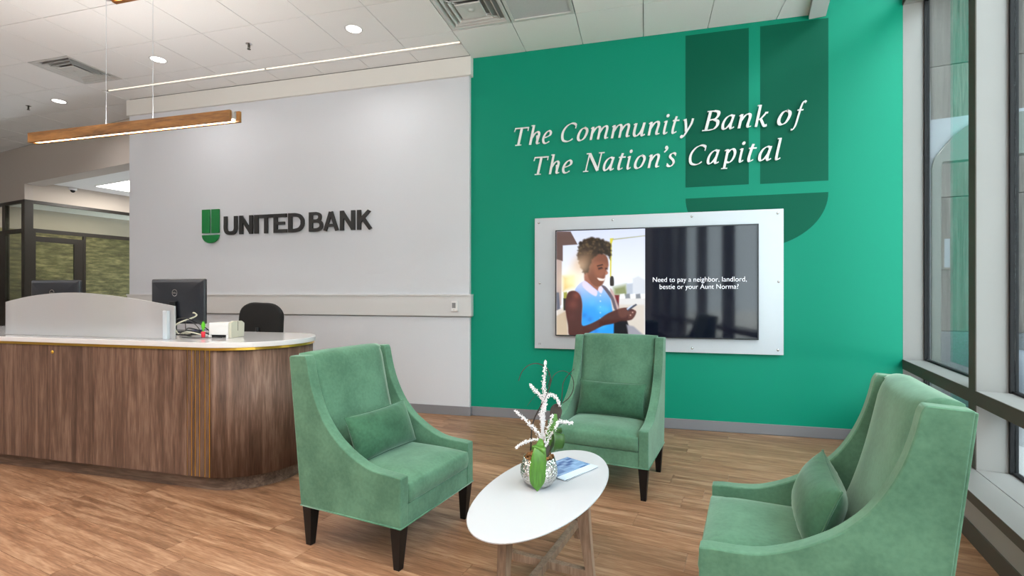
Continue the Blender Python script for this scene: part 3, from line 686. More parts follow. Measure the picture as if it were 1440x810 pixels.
# ------------------------------------------------------------------ television
def scx(x, Y): return x*Y/5.2275
def scz(z, Y): return HC+(z-HC)*Y/5.2275
YP = 5.19
tv = empty('wall_television', (0, 0, 0), label='wall mounted television in brushed silver surround, woman with phone on screen', cat='television')
px0, px1, pz0, pz1 = scx(-1.14, YP), scx(1.266, YP), scz(.760, YP), scz(2.146, YP)
YT = 5.155
tx0, tx1, tz0, tz1 = scx(-.917, YT), scx(1.051, YT), scz(.897, YT), scz(2.012, YT)
bm = bmesh.new()
hx0, hx1, hz0, hz1 = tx0+.01, tx1-.01, tz0+.01, tz1-.01
for a in ((px0, hx0, pz0, pz1), (hx1, px1, pz0, pz1), (hx0, hx1, pz0, hz0), (hx0, hx1, hz1, pz1)): box(bm, a[0], a[1], YP, YP+.012, a[2], a[3])
bld('surround_plate', bm, M['silver'], tv)
for x, z in [(-1.088, 2.092), (-.319, 2.095), (.442, 2.099), (1.207, 2.099), (-1.078, 1.453), (1.215, 1.455), (-.319, .811), (.447, .808), (1.209, .811)]:
    bld('bolt', lathe(bmesh.new(), [(0, .010), (.008, .009), (.012, .004), (.013, 0)], 14), M['chrome'], tv, smooth=True, loc=(x, YP, z), rot=(R(90), 0, 0))
bld('standoff_frame', B(px0+.05, px1-.05, YP+.012, YG-.001, pz0+.05, pz1-.05), M['plastic_dark'], tv)
bz = .011
bm = bmesh.new()
for a in ((tx0, tx0+bz, tz0, tz1), (tx1-bz, tx1, tz0, tz1), (tx0+bz, tx1-bz, tz0, tz0+bz), (tx0+bz, tx1-bz, tz1-bz, tz1)): box(bm, a[0], a[1], YT-.003, YT+.03, a[2], a[3])
bld('bezel', bm, M['plastic_dark'], tv)
sx0, sx1, sz0, sz1 = tx0+bz, tx1-bz, tz0+bz, tz1-bz
xs = scx(0, YT)
m, N_, L_, b_ = newmat('screen_black'); b_.inputs['Base Color'].default_value = lin(10, 12, 22); b_.inputs['Roughness'].default_value = .06; b_.inputs['Specular IOR Level'].default_value = .45
b_.inputs['Emission Color'].default_value = lin(14, 16, 34); b_.inputs['Emission Strength'].default_value = .35
bld('screen', B(sx0, sx1, YT+.002, YT+.028, sz0, sz1), m, tv)
# picture on the left half: colours per vertex of a flat grid (an emitting display image)
NXp, NZp = 190, 236
U, V = np.meshgrid(np.linspace(0, 1, NXp), np.linspace(0, 1, NZp))
PXp = 12+U*592; PZp = 68+V*697                # crop coordinates used while tracing (y down)
def srgb(*c): return np.array([c[0], c[1], c[2]])/255.
img = np.zeros((NZp, NXp, 3))
top = srgb(200, 208, 232); bot = srgb(226, 232, 240)
img[:] = top+(bot-top)*np.clip((PZp-68)/330, 0, 1)[..., None]
def polymask(pts, soft=3.0):
    P = np.array(pts, float); inside = np.zeros(PXp.shape, bool); dist = np.full(PXp.shape, 1e9)
    n = len(P)
    for i in range(n):
        x1, y1 = P[i]; x2, y2 = P[(i+1) % n]
        c = ((y1 > PZp) != (y2 > PZp)); xx = (x2-x1)*(PZp-y1)/((y2-y1) if abs(y2-y1) > 1e-9 else 1e-9)+x1
        inside ^= (c & (PXp < xx))
        l2 = (x2-x1)**2+(y2-y1)**2+1e-9; t_ = np.clip(((PXp-x1)*(x2-x1)+(PZp-y1)*(y2-y1))/l2, 0, 1)
        dist = np.minimum(dist, np.hypot(PXp-x1-t_*(x2-x1), PZp-y1-t_*(y2-y1)))
    sd = np.where(inside, dist, -dist)
    return np.clip(sd/soft*.5+.5, 0, 1)
def fill(pts, col, soft=3.0, alpha=1.0):
    m_ = polymask(pts, soft)[..., None]*alpha
    c = col if isinstance(col, np.ndarray) and col.ndim == 3 else srgb(*col)
    img[:] = img*(1-m_)+c*m_
def glow(x, y, r, col, a): 
    g = (a*np.exp(-((PXp-x)**2+(PZp-y)**2)/r**2))[..., None]; img[:] = img*(1-g)+srgb(*col)*g
def sm(p, c=True): return catmull(p, 5, c)
fill([(12, 590), (604, 500), (604, 770), (12, 770)], (206, 198, 188), 12)            # road
fill([(390, 520), (604, 515), (604, 560), (430, 560)], (214, 214, 214), 8)
fill([(12, 640), (80, 600), (90, 770), (12, 770)], (188, 170, 146), 6)
fill([(400, 448), (480, 430), (500, 500), (400, 500)], (130, 140, 96), 16)           # far trees
fill([(485, 425), (530, 420), (530, 495), (485, 495)], (176, 186, 200), 6); fill([(525, 390), (560, 375), (604, 400), (604, 490), (525, 490)], (204, 210, 218), 6)
for k in range(5): fill([(442+k*34, 492), (470+k*34, 488), (474+k*34, 518), (444+k*34, 520)], (232, 236, 240) if k % 2 == 0 else (126, 132, 140), 4)
fill([(12, 68), (110, 72), (158, 160), (56, 164), (56, 270), (12, 260)], (92, 72, 68), 3)   # building
fill([(12, 255), (50, 268), (46, 560), (20, 600), (12, 600)], (176, 156, 148), 4); fill([(12, 480), (30, 480), (38, 590), (14, 600)], (92, 96, 110), 4)
fill([(58, 372), (130, 372), (134, 440), (60, 470)], (206, 172, 92), 14); glow(120, 400, 70, (255, 238, 190), .85)
fill([(62, 480), (84, 476), (90, 520), (80, 590), (60, 590)], (150, 150, 60), 4); fill([(60, 520), (80, 520), (86, 600), (62, 600)], (40, 42, 40), 4)
fill([(376, 125), (400, 125), (388, 160), (384, 380), (376, 380)], (206, 196, 60), 3)     # signal pole
fill([(392, 130), (604, 112), (604, 117), (394, 137)], (160, 160, 120), 3)
fill(sm([(378, 380), (398, 378), (402, 430), (388, 438), (376, 430)]), (44, 40, 36), 3)
fill([(404, 497), (437, 497), (434, 580), (410, 582)], (110, 34, 38), 3)
# figure
skin = (104, 58, 42)
fill(sm([(212, 330), (290, 330), (300, 470), (270, 490), (210, 420)]), (150, 96, 78), 6)   # neck
fill(sm([(215, 240), (290, 215), (352, 240), (366, 300), (352, 330), (360, 352), (346, 366), (340, 400), (318, 436), (280, 440), (240, 400), (214, 320)]), (120, 74, 56), 5)
fill(sm([(262, 300), (300, 280), (356, 296), (350, 345), (320, 380), (280, 370)]), (150, 94, 70), 14, .7)
fill([(296, 318), (322, 312), (328, 322), (300, 330)], (52, 28, 24), 5); fill([(344, 320), (360, 318), (360, 328), (346, 330)], (52, 28, 24), 5)
fill([(290, 302), (326, 294), (330, 300), (292, 310)], (40, 24, 20), 4)
fill(sm([(292, 384), (330, 390), (344, 384), (336, 402), (306, 402)]), (236, 220, 212), 4); fill(sm([(346, 345), (362, 352), (350, 364)]), (170, 110, 84), 5)
hair = [(160, 210), (166, 160), (200, 130), (250, 118), (300, 122), (350, 140), (380, 170), (384, 220), (376, 262), (350, 236), (300, 232), (262, 252), (240, 300), (222, 352), (200, 350), (176, 300), (156, 250)]
hair2 = []
for i, p in enumerate(sm(hair)):
    a_ = rnd.uniform(-6, 6); hair2.append((p[0]+a_, p[1]+rnd.uniform(-6, 6)))
fill(hair2, (44, 34, 24), 6)
for k in range(90):
    a_ = rnd.uniform(0, 1); x_ = 170+a_*205; y_ = 128+rnd.uniform(0, 90)+abs(a_-.5)*40
    glow(x_, y_, rnd.uniform(5, 9), (92, 74, 48) if k % 2 else (24, 20, 16), .7)
glow(175, 300, 60, (222, 190, 158), .75); glow(215, 250, 55, (170, 130, 100), .45)
tt = np.clip((PZp-400)/200, 0, 1)[..., None]; blouse = srgb(206, 200, 238)*(1-tt)+srgb(42, 150, 236)*tt
fill(sm([(205, 405), (140, 462), (172, 500), (190, 560), (188, 640), (196, 770), (404, 770), (402, 690), (392, 600), (372, 500), (330, 445), (296, 470)]), blouse, 4)
fill(sm([(206, 402), (250, 440), (290, 470), (280, 505), (222, 470), (190, 432)]), (214, 206, 240), 4); fill(sm([(296, 462), (318, 440), (330, 452), (318, 486)]), (222, 212, 240), 4)
for k in range(5): glow(312, 500+k*38, 5, (224, 236, 250), .8)
for k in range(7): glow(rnd.uniform(215, 370), rnd.uniform(540, 700), 26, (90, 186, 250), .5)
for k in range(4): glow(rnd.uniform(200, 370), rnd.uniform(600, 740), 20, (14, 100, 190), .5)
fill(sm([(318, 434), (345, 440), (372, 470), (400, 500), (432, 560), (430, 595), (405, 592), (384, 530), (352, 480)]), (92, 84, 96), 4)
fill(sm([(378, 452), (400, 480), (418, 540), (434, 580), (424, 592), (402, 520), (380, 480)]), (190, 164, 160), 4)
fill([(402, 650), (480, 640), (500, 700), (495, 770), (400, 770)], (26, 24, 30), 4); fill([(484, 690), (530, 700), (590, 752), (500, 770)], (150, 150, 160), 6)
fill(sm([(80, 520), (96, 478), (140, 470), (176, 500), (190, 560), (186, 640), (190, 700), (240, 690), (300, 660), (350, 625), (392, 604), (430, 590), (470, 580), (498, 582), (540, 596), (544, 620), (520, 655), (480, 665), (440, 668), (400, 684), (330, 700), (260, 735), (190, 770), (104, 770), (92, 700), (74, 590)]), (70, 34, 30), 4)
glow(128, 560, 34, (132, 72, 64), .6); glow(120, 640, 30, (90, 46, 46), .5); glow(150, 500, 26, (150, 80, 66), .6)
fill(sm([(430, 590), (480, 584), (500, 600), (480, 640), (440, 640)]), (104, 62, 52), 6, .7)
for k in range(3): fill(sm([(490+k*4, 606+k*15), (536-k*8, 600+k*16), (544-k*8, 612+k*15), (500, 620+k*15)]), (92, 54, 46), 3)
for k in range(3): glow(538-k*14, 592+k*18, 5, (226, 190, 180), .8)
fill([(484, 590), (546, 554), (552, 562), (494, 602)], (60, 66, 84), 3); fill([(484, 586), (520, 562), (524, 566), (490, 594)], (190, 206, 230), 3)
verts = [(sx0+u*(xs-sx0), YT+.0012, sz1-v*(sz1-sz0)) for v in np.linspace(0, 1, NZp) for u in np.linspace(0, 1, NXp)]
faces = [(j*NXp+i, j*NXp+i+1, (j+1)*NXp+i+1, (j+1)*NXp+i) for j in range(NZp-1) for i in range(NXp-1)]
me = bpy.data.meshes.new('screen_picture'); me.from_pydata(verts, [], faces)
ca = me.color_attributes.new('picture', 'FLOAT_COLOR', 'POINT')
li = np.where(img <= .04045, img/12.92, ((np.clip(img, 0, 1)+.055)/1.055)**2.4)
ca.data.foreach_set('color', np.concatenate([li, np.ones((NZp, NXp, 1))], 2).astype(np.float32).ravel())
m, N_, L_, b_ = newmat('display_picture'); at_ = N_.new('ShaderNodeAttribute'); at_.attribute_name = 'picture'
L_.new(at_.outputs['Color'], b_.inputs['Emission Color']); b_.inputs['Emission Strength'].default_value = .93
b_.inputs['Base Color'].default_value = (.01, .01, .01, 1); b_.inputs['Roughness'].default_value = .08
me.materials.append(m); o = bpy.data.objects.new('screen_picture', me); COL.objects.link(o); o.parent = tv; o['label'] = 'photo of a woman in blue blouse looking at a phone'
def text(body, x, z, y, size, m, parent, width=None, name='lettering', off=0, rot=(R(90), 0, 0), spacing=1.0, depth=.0):
    cu = bpy.data.curves.new(name, 'FONT'); cu.body = body; cu.size = size; cu.offset = off; cu.extrude = depth; cu.space_character = spacing
    o = bpy.data.objects.new(name, cu); COL.objects.link(o)
    bpy.context.view_layer.update()
    dg = bpy.context.evaluated_depsgraph_get(); me = bpy.data.meshes.new_from_object(o.evaluated_get(dg)); bpy.data.objects.remove(o)
    if width:
        mn = min(v.co.x for v in me.vertices); mx = max(v.co.x for v in me.vertices); k = width/(mx-mn)
        for v in me.vertices: v.co.x = (v.co.x-mn)*k
    me.materials.clear(); me.materials.append(m)
    o = bpy.data.objects.new(name, me); COL.objects.link(o); o.location = (x, y, z); o.rotation_euler = rot; o.parent = parent
    return o
M['text_glow'] = mat('screen_text', lin(230, 230, 235), .5, emit=lin(220, 222, 230), es=.8)
text('Need to pay a neighbor, landlord,', .075, 1.458, YT+.0008, .068, M['text_glow'], tv, .857, 'screen_lettering', -.0008)
text('bestie or your Aunt Norma?', .140, 1.388, YT+.0008, .068, M['text_glow'], tv, .720, 'screen_lettering', -.0008)
text('19', -1.098, .80, YP-.0012, .032, M['base_gray'], tv, name='plate_number')

# ------------------------------------------------------------------ pendants
def pendant(x0, y, label, up=9):
    t = empty('linear_pendant_light', (x0+1.147, y, 2.72), label=label, cat='pendant light', group='wooden linear pendant lights')
    Lh = 1.147; bd = .078
    bld('front_board', B(-Lh, Lh-.05, -.035, -.013, 0, .088), M['pend_wood'], t, bevel=.0015)
    bld('rear_board', B(-Lh, Lh, .013, .035, 0, .088), M['pend_wood'], t, bevel=.0015)
    bld('end_cap', B(-Lh, -Lh+.02, -.013, .013, 0.004, .088), M['pend_wood'], t)
    bld('light_channel', B(-Lh+.02, Lh-.03, -.012, .012, .02, .08), M['silver'], t)
    bld('led_diffuser', B(-Lh+.025, Lh-.04, -.012, .012, .010, .019), M['lamp_warm'], t)
    for xx in (-.248, .274):
        bld('suspension_cable', tube(bmesh.new(), [(xx, 0, .08), (xx, 0, 1.20)], .0022, 6), M['silver'], t)
        bld('canopy', lathe(bmesh.new(), [(0, 1.19), (.04, 1.195), (.045, 1.221), (0, 1.221)], 20), M['silver'], t, smooth=True, loc=(xx, 0, 0))
    area('pendant_lamp', (0, 0, .009), (0, 0, 0), 2.2, .016, 12, (1, .86, .68), t)
    area('ceiling_fill', (0, 0, .092), (R(180), 0, 0), 2.2, .03, up, (1, .96, .92), t)  # upward fill light added to brighten the ceiling
    return t
# cables sit where the beam shows them
pendant(-5.441, 3.3, 'walnut linear pendant light hanging above the reception desk')
pendant(-2.44, 1.785, 'walnut linear pendant light whose end just shows at the top edge', 3.5)
for px_, py_ in ((-5.6, .3), (-8.6, .3), (-3.4, -2.2), (-8.6, -2.6), (-1.5, .3)):  # unseen extra pendants, added to raise the room and ceiling brightness
    pendant(px_, py_, 'added unseen walnut linear pendant, ' + {-5.6: 'middle of the near row', -8.6: 'leftmost of the near row', -3.4: 'right one of the back row', -1.5: 'nearest the window wall'}[px_].replace('near row', 'near row' if py_ > -1 else 'back row'), 42)

# ------------------------------------------------------------------ reception desk
dk = empty('reception_desk', (-4.3, 3.14, 0), label='walnut reception desk with rounded end, brass trim and white top', cat='desk')
CX, CY = 1.43, 0.0       # centre of rounded end in desk coordinates (world -2.87, 3.14)
XL = -2.6
def capsule(r, x0=XL, n=24):
    return [(x0, -r)]+[(CX+r*math.cos(a), CY+r*math.sin(a)) for a in [-math.pi/2+math.pi*k/n for k in range(n+1)]]+[(x0, r)]
def ring_part(name, r, x0, x1, a0, a1, z0, z1, m, th=.02, n=16):
    """front straight from x0..x1 (if given), arc a0..a1"""
    pts = []; 
    if x0 is not None: pts += [(x0, -r), (x1, -r)]
    if a0 is not None: pts += [(CX+r*math.cos(a0+(a1-a0)*k/n), CY+r*math.sin(a0+(a1-a0)*k/n)) for k in range(n+1)]
    r2 = r-th; q = []
    if a0 is not None: q += [(CX+r2*math.cos(a1+(a0-a1)*k/n), CY+r2*math.sin(a1+(a0-a1)*k/n)) for k in range(n+1)]
    if x0 is not None: q += [(x1, -r2), (x0, -r2)]
    o = bld(name, prism(bmesh.new(), pts+q, z0, z1), m, dk)
    if a0 is not None:
        for p in o.data.polygons: p.use_smooth = abs(p.normal.z) < .5
        for p in o.data.polygons:
            if abs(p.normal.z) > .5: p.use_smooth = False
    return o
cap = bld('countertop', prism(bmesh.new(), capsule(.45), .978, 1.013), M['quartz'], dk, bevel=.003)
bld('brass_trim', prism(bmesh.new(), capsule(.440), .960, .978), M['brass'], dk)
bld('carcass', prism(bmesh.new(), capsule(.405), .106, .96), M['plastic_dark'], dk)
bld('kick_base', prism(bmesh.new(), capsule(.368), 0, .104), M['walnut_h'], dk)
rb = .43
seams = [XL, -1.9, -.75, -.001, .44, 1.293]
for a, b in zip(seams, seams[1:]): ring_part('front_panel', rb, a+.0012, b-.0012, None, None, .106, .960, M['walnut'])
# fluted strip between x=-3.007 and -2.82 (world)
fx = [-3.007, -2.969, -2.939, -2.902, -2.857, -2.820]
for a, b in zip(fx, fx[1:]): bld('flute_strip', B(a+4.3+.004, b+4.3-.004, -rb, -rb+.02, .106, .960), M['walnut'], dk, bevel=.003)
for a in fx[1:]: bld('brass_inlay', B(a+4.3-.0035, a+4.3+.0035, -rb+.003, -rb+.01, .106, .960), M['brass_in'] if 'brass_in' in M else M['brass'], dk)
bld('brass_inlay', B(fx[0]+4.3-.0035, fx[0]+4.3+.0035, -rb+.003, -rb+.01, .106, .960), M['brass'], dk)
ring_part('curved_panel', rb, 1.484, CX+.06, None, None, .106, .96, M['walnut']) if False else None
a1_ = math.asin((1.484-CX)/rb)-math.pi/2
ring_part('curved_panel', rb, None, None, a1_, math.pi/2, .106, .960, M['walnut'], n=30)
bld('rear_panel', B(XL, CX, rb-.02, rb, .106, .96), M['walnut'], dk)
bld('lock', lathe(bmesh.new(), [(0, .006), (.011, .005), (.013, 0)], 16), M['brass'], dk, smooth=True, loc=(.043, -rb, .907), rot=(R(90), 0, 0))

# frosted screen on the counter
pts = catmull([(-4.969, 1.275), (-4.761, 1.312), (-4.566, 1.335), (-4.339, 1.348), (-4.118, 1.346), (-3.834, 1.325), (-3.56, 1.294), (-3.257, 1.251)], 4)
t = empty('frosted_glass_screen', (-4.1, 2.84, 1.013), label='frosted glass privacy screen with arched top on the reception counter', cat='screen')
bld('glass_panel', prism(bmesh.new(), [(p[0]+4.1, p[1]-1.013) for p in [(-4.969, 1.0145)]+pts+[(-3.257, 1.0145)]], -.006, .006, 'y'), M['frosted'], t)
bld('end_clamp', B(.765, .807, -.03, -.007, 0.001, .205), mat('pale_blue_acrylic', lin(196, 208, 218), .3), t, bevel=.002)
bld('end_clamp', B(-.86, -.82, .007, .03, 0.001, .205), M['silver'], t, bevel=.002)

def monitor(x, y, z, rz, label, w=.585, h=.385):
    t = empty('computer_monitor', (x, y, z), rz, label=label, cat='monitor', group='black computer monitors on the desk')
    # seen from behind: back faces -y
    b0 = .083
    bm = bmesh.new()
    prof = [(w/2, h/2, .0), (w/2, h/2, -.018), (w/2-.035, h/2-.03, -.034), (w/2-.16, h/2-.12, -.045)]
    rings = []
    for a, b, yy in prof: rings.append([bm.verts.new((sx*a, yy, b0+h/2+sz*b)) for sx, sz in ((-1, -1), (1, -1), (1, 1), (-1, 1))])
    bm.faces.new(rings[0]); bm.faces.new(rings[-1][::-1])
    for A_, B_ in zip(rings, rings[1:]):
        for k in range(4): bm.faces.new((A_[k], A_[(k+1) % 4], B_[(k+1) % 4], B_[k]))
    bld('rear_shell', bm, M['monitor'], t, bevel=.008, seg=3)
    bld('screen', B(-w/2+.004, w/2-.004, .0, .008, b0+.004, b0+h-.004), M['plastic_dark'], t, bevel=.002)
    bld('stand_neck', B(-.03, .03, -.075, -.0455, .025, b0+h*.5), M['plastic_dark'], t, bevel=.004)
    bld('stand_base', B(-.12, .12, -.13, .08, .013, .025), M['plastic_dark'], t, bevel=.004)
    # ring emblem
    bm = bmesh.new(); nseg = 28
    for k in range(nseg):
        a = 2*math.pi*k/nseg; b = 2*math.pi*(k+1)/nseg
        q = [(math.cos(a)*.030, math.sin(a)*.030), (math.cos(b)*.030, math.sin(b)*.030), (math.cos(b)*.025, math.sin(b)*.025), (math.cos(a)*.025, math.sin(a)*.025)]
        bm.faces.new([bm.verts.new((p[0], 0, p[1])) for p in q])
    bld('ring_emblem', bm, M['chrome'], t, loc=(0, -.0462, b0+h*.69))
    text('DELL', -.0205, b0+h*.69-.006, -.0464, .016, M['chrome'], t, .041, 'emblem_lettering', .0006)
    return t
monitor(-3.895, 3.44, 1.000, R(-2), 'black computer monitor seen from behind, right of the frosted screen', .60)
monitor(-5.31, 3.42, 1.000, R(2), 'black computer monitor half hidden behind the frosted glass screen')

# scanner
t = empty('cheque_scanner', (-3.035, 3.012, 1.013), R(9), label='white and beige cheque scanner on the counter beside the monitor', cat='scanner')
bm = bmesh.new(); box(bm, -.090, .066, 0, .13, .022, .112); bld('body', bm, M['white_plastic'], t, bevel=.006)
bm = prism(bmesh.new(), [(-.002, 0), (.150, 0), (.155, .105), (.125, .122), (.03, .125), (-.002, .112)], .066, .090, 'x'); bld('side_cover', bm, M['beige'], t, bevel=.005)
bld('foot', B(-.090, -.072, 0, .13, 0, .022), M['white_plastic'], t); bld('foot', B(.048, .066, 0, .13, 0, .022), M['white_plastic'], t)
bld('paper_slot', B(-.072, .048, .01, .12, .006, .021), M['black'], t)
bld('track_groove', B(.0902, .091, .072, .076, .05, .122), M['plastic_dark'], t)
# small red holder with green sprig
t = empty('red_figurine', (-3.165, 2.99, 1.013), label='tiny red holder with a green sprig between monitor and scanner', cat='ornament')
bld('holder', lathe(bmesh.new(), [(0, 0), (.012, 0), (.014, .045), (.010, .046), (.009, .01)], 14), M['red'], t, smooth=True)
bm = bmesh.new()
for k in range(6):
    a = k*1.05; p = Vector((math.cos(a)*.012, math.sin(a)*.012, .085+.008*(k % 3)))
    A_ = [bm.verts.new(q) for q in (Vector((0, 0, .04)), p+Vector((-.007*math.sin(a), .007*math.cos(a), 0)), p*1.3+Vector((0, 0, -.005)), p-Vector((-.007*math.sin(a), .007*math.cos(a), 0)))]
    bm.faces.new(A_)
bld('sprig', bm, mat('bright_green', lin(96, 196, 40), .5), t)
# cables
def cable(pts, r, m, label, cat='cable'):
    P = catmull([(p[0], p[1], p[2]) for p in pts], 8)
    return bld('cable', tube(bmesh.new(), P, r, 8), m, smooth=True, label=label, cat=cat)
M['cable_w'] = mat('cream_cable', lin(206, 204, 186), .5)
cable([(-3.42, 3.02, 1.02), (-3.46, 3.02, 1.10), (-3.52, 3.25, 1.155), (-3.66, 3.378, 1.175), (-3.69, 3.384, 1.18)], .006, M['cable_w'], 'cream video cable plugged into the back of the right monitor')
cable([(-3.55, 3.3, 1.022), (-3.40, 3.02, 1.035), (-3.30, 2.98, 1.055), (-3.22, 3.0, 1.04), (-3.2, 3.03, 1.02), (-3.26, 3.08, 1.018)], .005, M['cable_w'], 'cream cable looped on the counter beside the frosted screen')
cable([(-3.5, 3.0, 1.019), (-3.42, 2.96, 1.035), (-3.33, 2.99, 1.03), (-3.36, 3.06, 1.02), (-3.46, 3.05, 1.03), (-3.52, 3.0, 1.02)], .0055, M['plastic_dark'], 'black power cable coiled on the counter beside the frosted screen')
cable([(-3.32, 2.95, 1.018), (-3.28, 2.93, 1.018), (-3.18, 2.93, 1.018), (-3.08, 2.975, 1.018), (-2.99, 2.985, 1.019)], .003, M['plastic_dark'], 'thin black cable running along the counter to the scanner')
cable([(-3.5, 3.15, 1.02), (-3.45, 3.1, 1.12), (-3.38, 3.08, 1.13), (-3.33, 3.1, 1.08), (-3.34, 3.14, 1.02)], .003, M['plastic_dark'], 'thin black cable arching up behind the frosted screen')
cable([(-3.30, 3.18, 1.018), (-3.33, 3.10, 1.06), (-3.40, 3.08, 1.075), (-3.47, 3.14, 1.05), (-3.40, 3.22, 1.03), (-3.30, 3.2, 1.02)], .005, M['plastic_dark'], 'looped black cable behind the right monitor base')
cable([(-3.62, 3.10, 1.02), (-3.56, 3.06, 1.11), (-3.49, 3.12, 1.15), (-3.42, 3.2, 1.10), (-3.38, 3.28, 1.02)], .004, M['plastic_dark'], 'black cable curving highest beside the monitor stand')
cable([(-3.66, 3.24, 1.02), (-3.5, 3.26, 1.045), (-3.36, 3.26, 1.045), (-3.27, 3.28, 1.02)], .004, mat('blue_cable', lin(40, 44, 120), .5), 'dark blue cable lying on the counter under the right monitor')
bld('power_brick', B(-3.60, -3.44, 3.18, 3.25, 1.013, 1.042), M['plastic_dark'], bevel=.006, label='black power adapter brick on the counter behind the frosted screen', cat='power adapter')

# task chair behind the desk
t = empty('task_chair', (-3.79, 4.25, 0), R(4), label='black fabric office task chair behind the reception desk', cat='chair')
bm = bmesh.new(); pts = [(p[0]*.94, p[1]) for p in catmull([(-.235, .83), (-.262, 1.0), (-.235, 1.17), (-.12, 1.245), (.03, 1.25), (.17, 1.235), (.255, 1.16), (.265, 1.05), (.225, .83), (0, .80)], 5, True)]
prism(bm, pts, -.03, .03, 'y')
for v_ in bm.verts: v_.co.y += .35*v_.co.x**2
bld('backrest', bm, M['fabric_black'], t, bevel=.018, seg=3)
bld('seat', prism(bmesh.new(), catmull([(-.25, .05), (-.25, .5), (.25, .5), (.25, .05)], 6, True), .62, .70), M['fabric_black'], t, bevel=.02, seg=3)
bld('back_bar', tube(bmesh.new(), [(0, -.03, 1.0), (0, -.06, .8), (0, .02, .62), (0, .25, .6)], .018), M['plastic_dark'], t)
bld('gas_column', tube(bmesh.new(), [(0, .27, .1), (0, .27, .62)], .026, 14), M['plastic_dark'], t)
for k in range(5):
    a = 2*math.pi*k/5
    l_ = bld('base_arm', tube(bmesh.new(), [(0, .27, .14), (.28*math.cos(a), .27+.28*math.sin(a), .085)], [.03, .018], 8), M['plastic_dark'], t)
    bld('caster', tube(bmesh.new(), [(.28*math.cos(a)-.02, .27+.28*math.sin(a), .03), (.28*math.cos(a)+.02, .27+.28*math.sin(a), .03)], .0295, 14), M['plastic_dark'], l_)

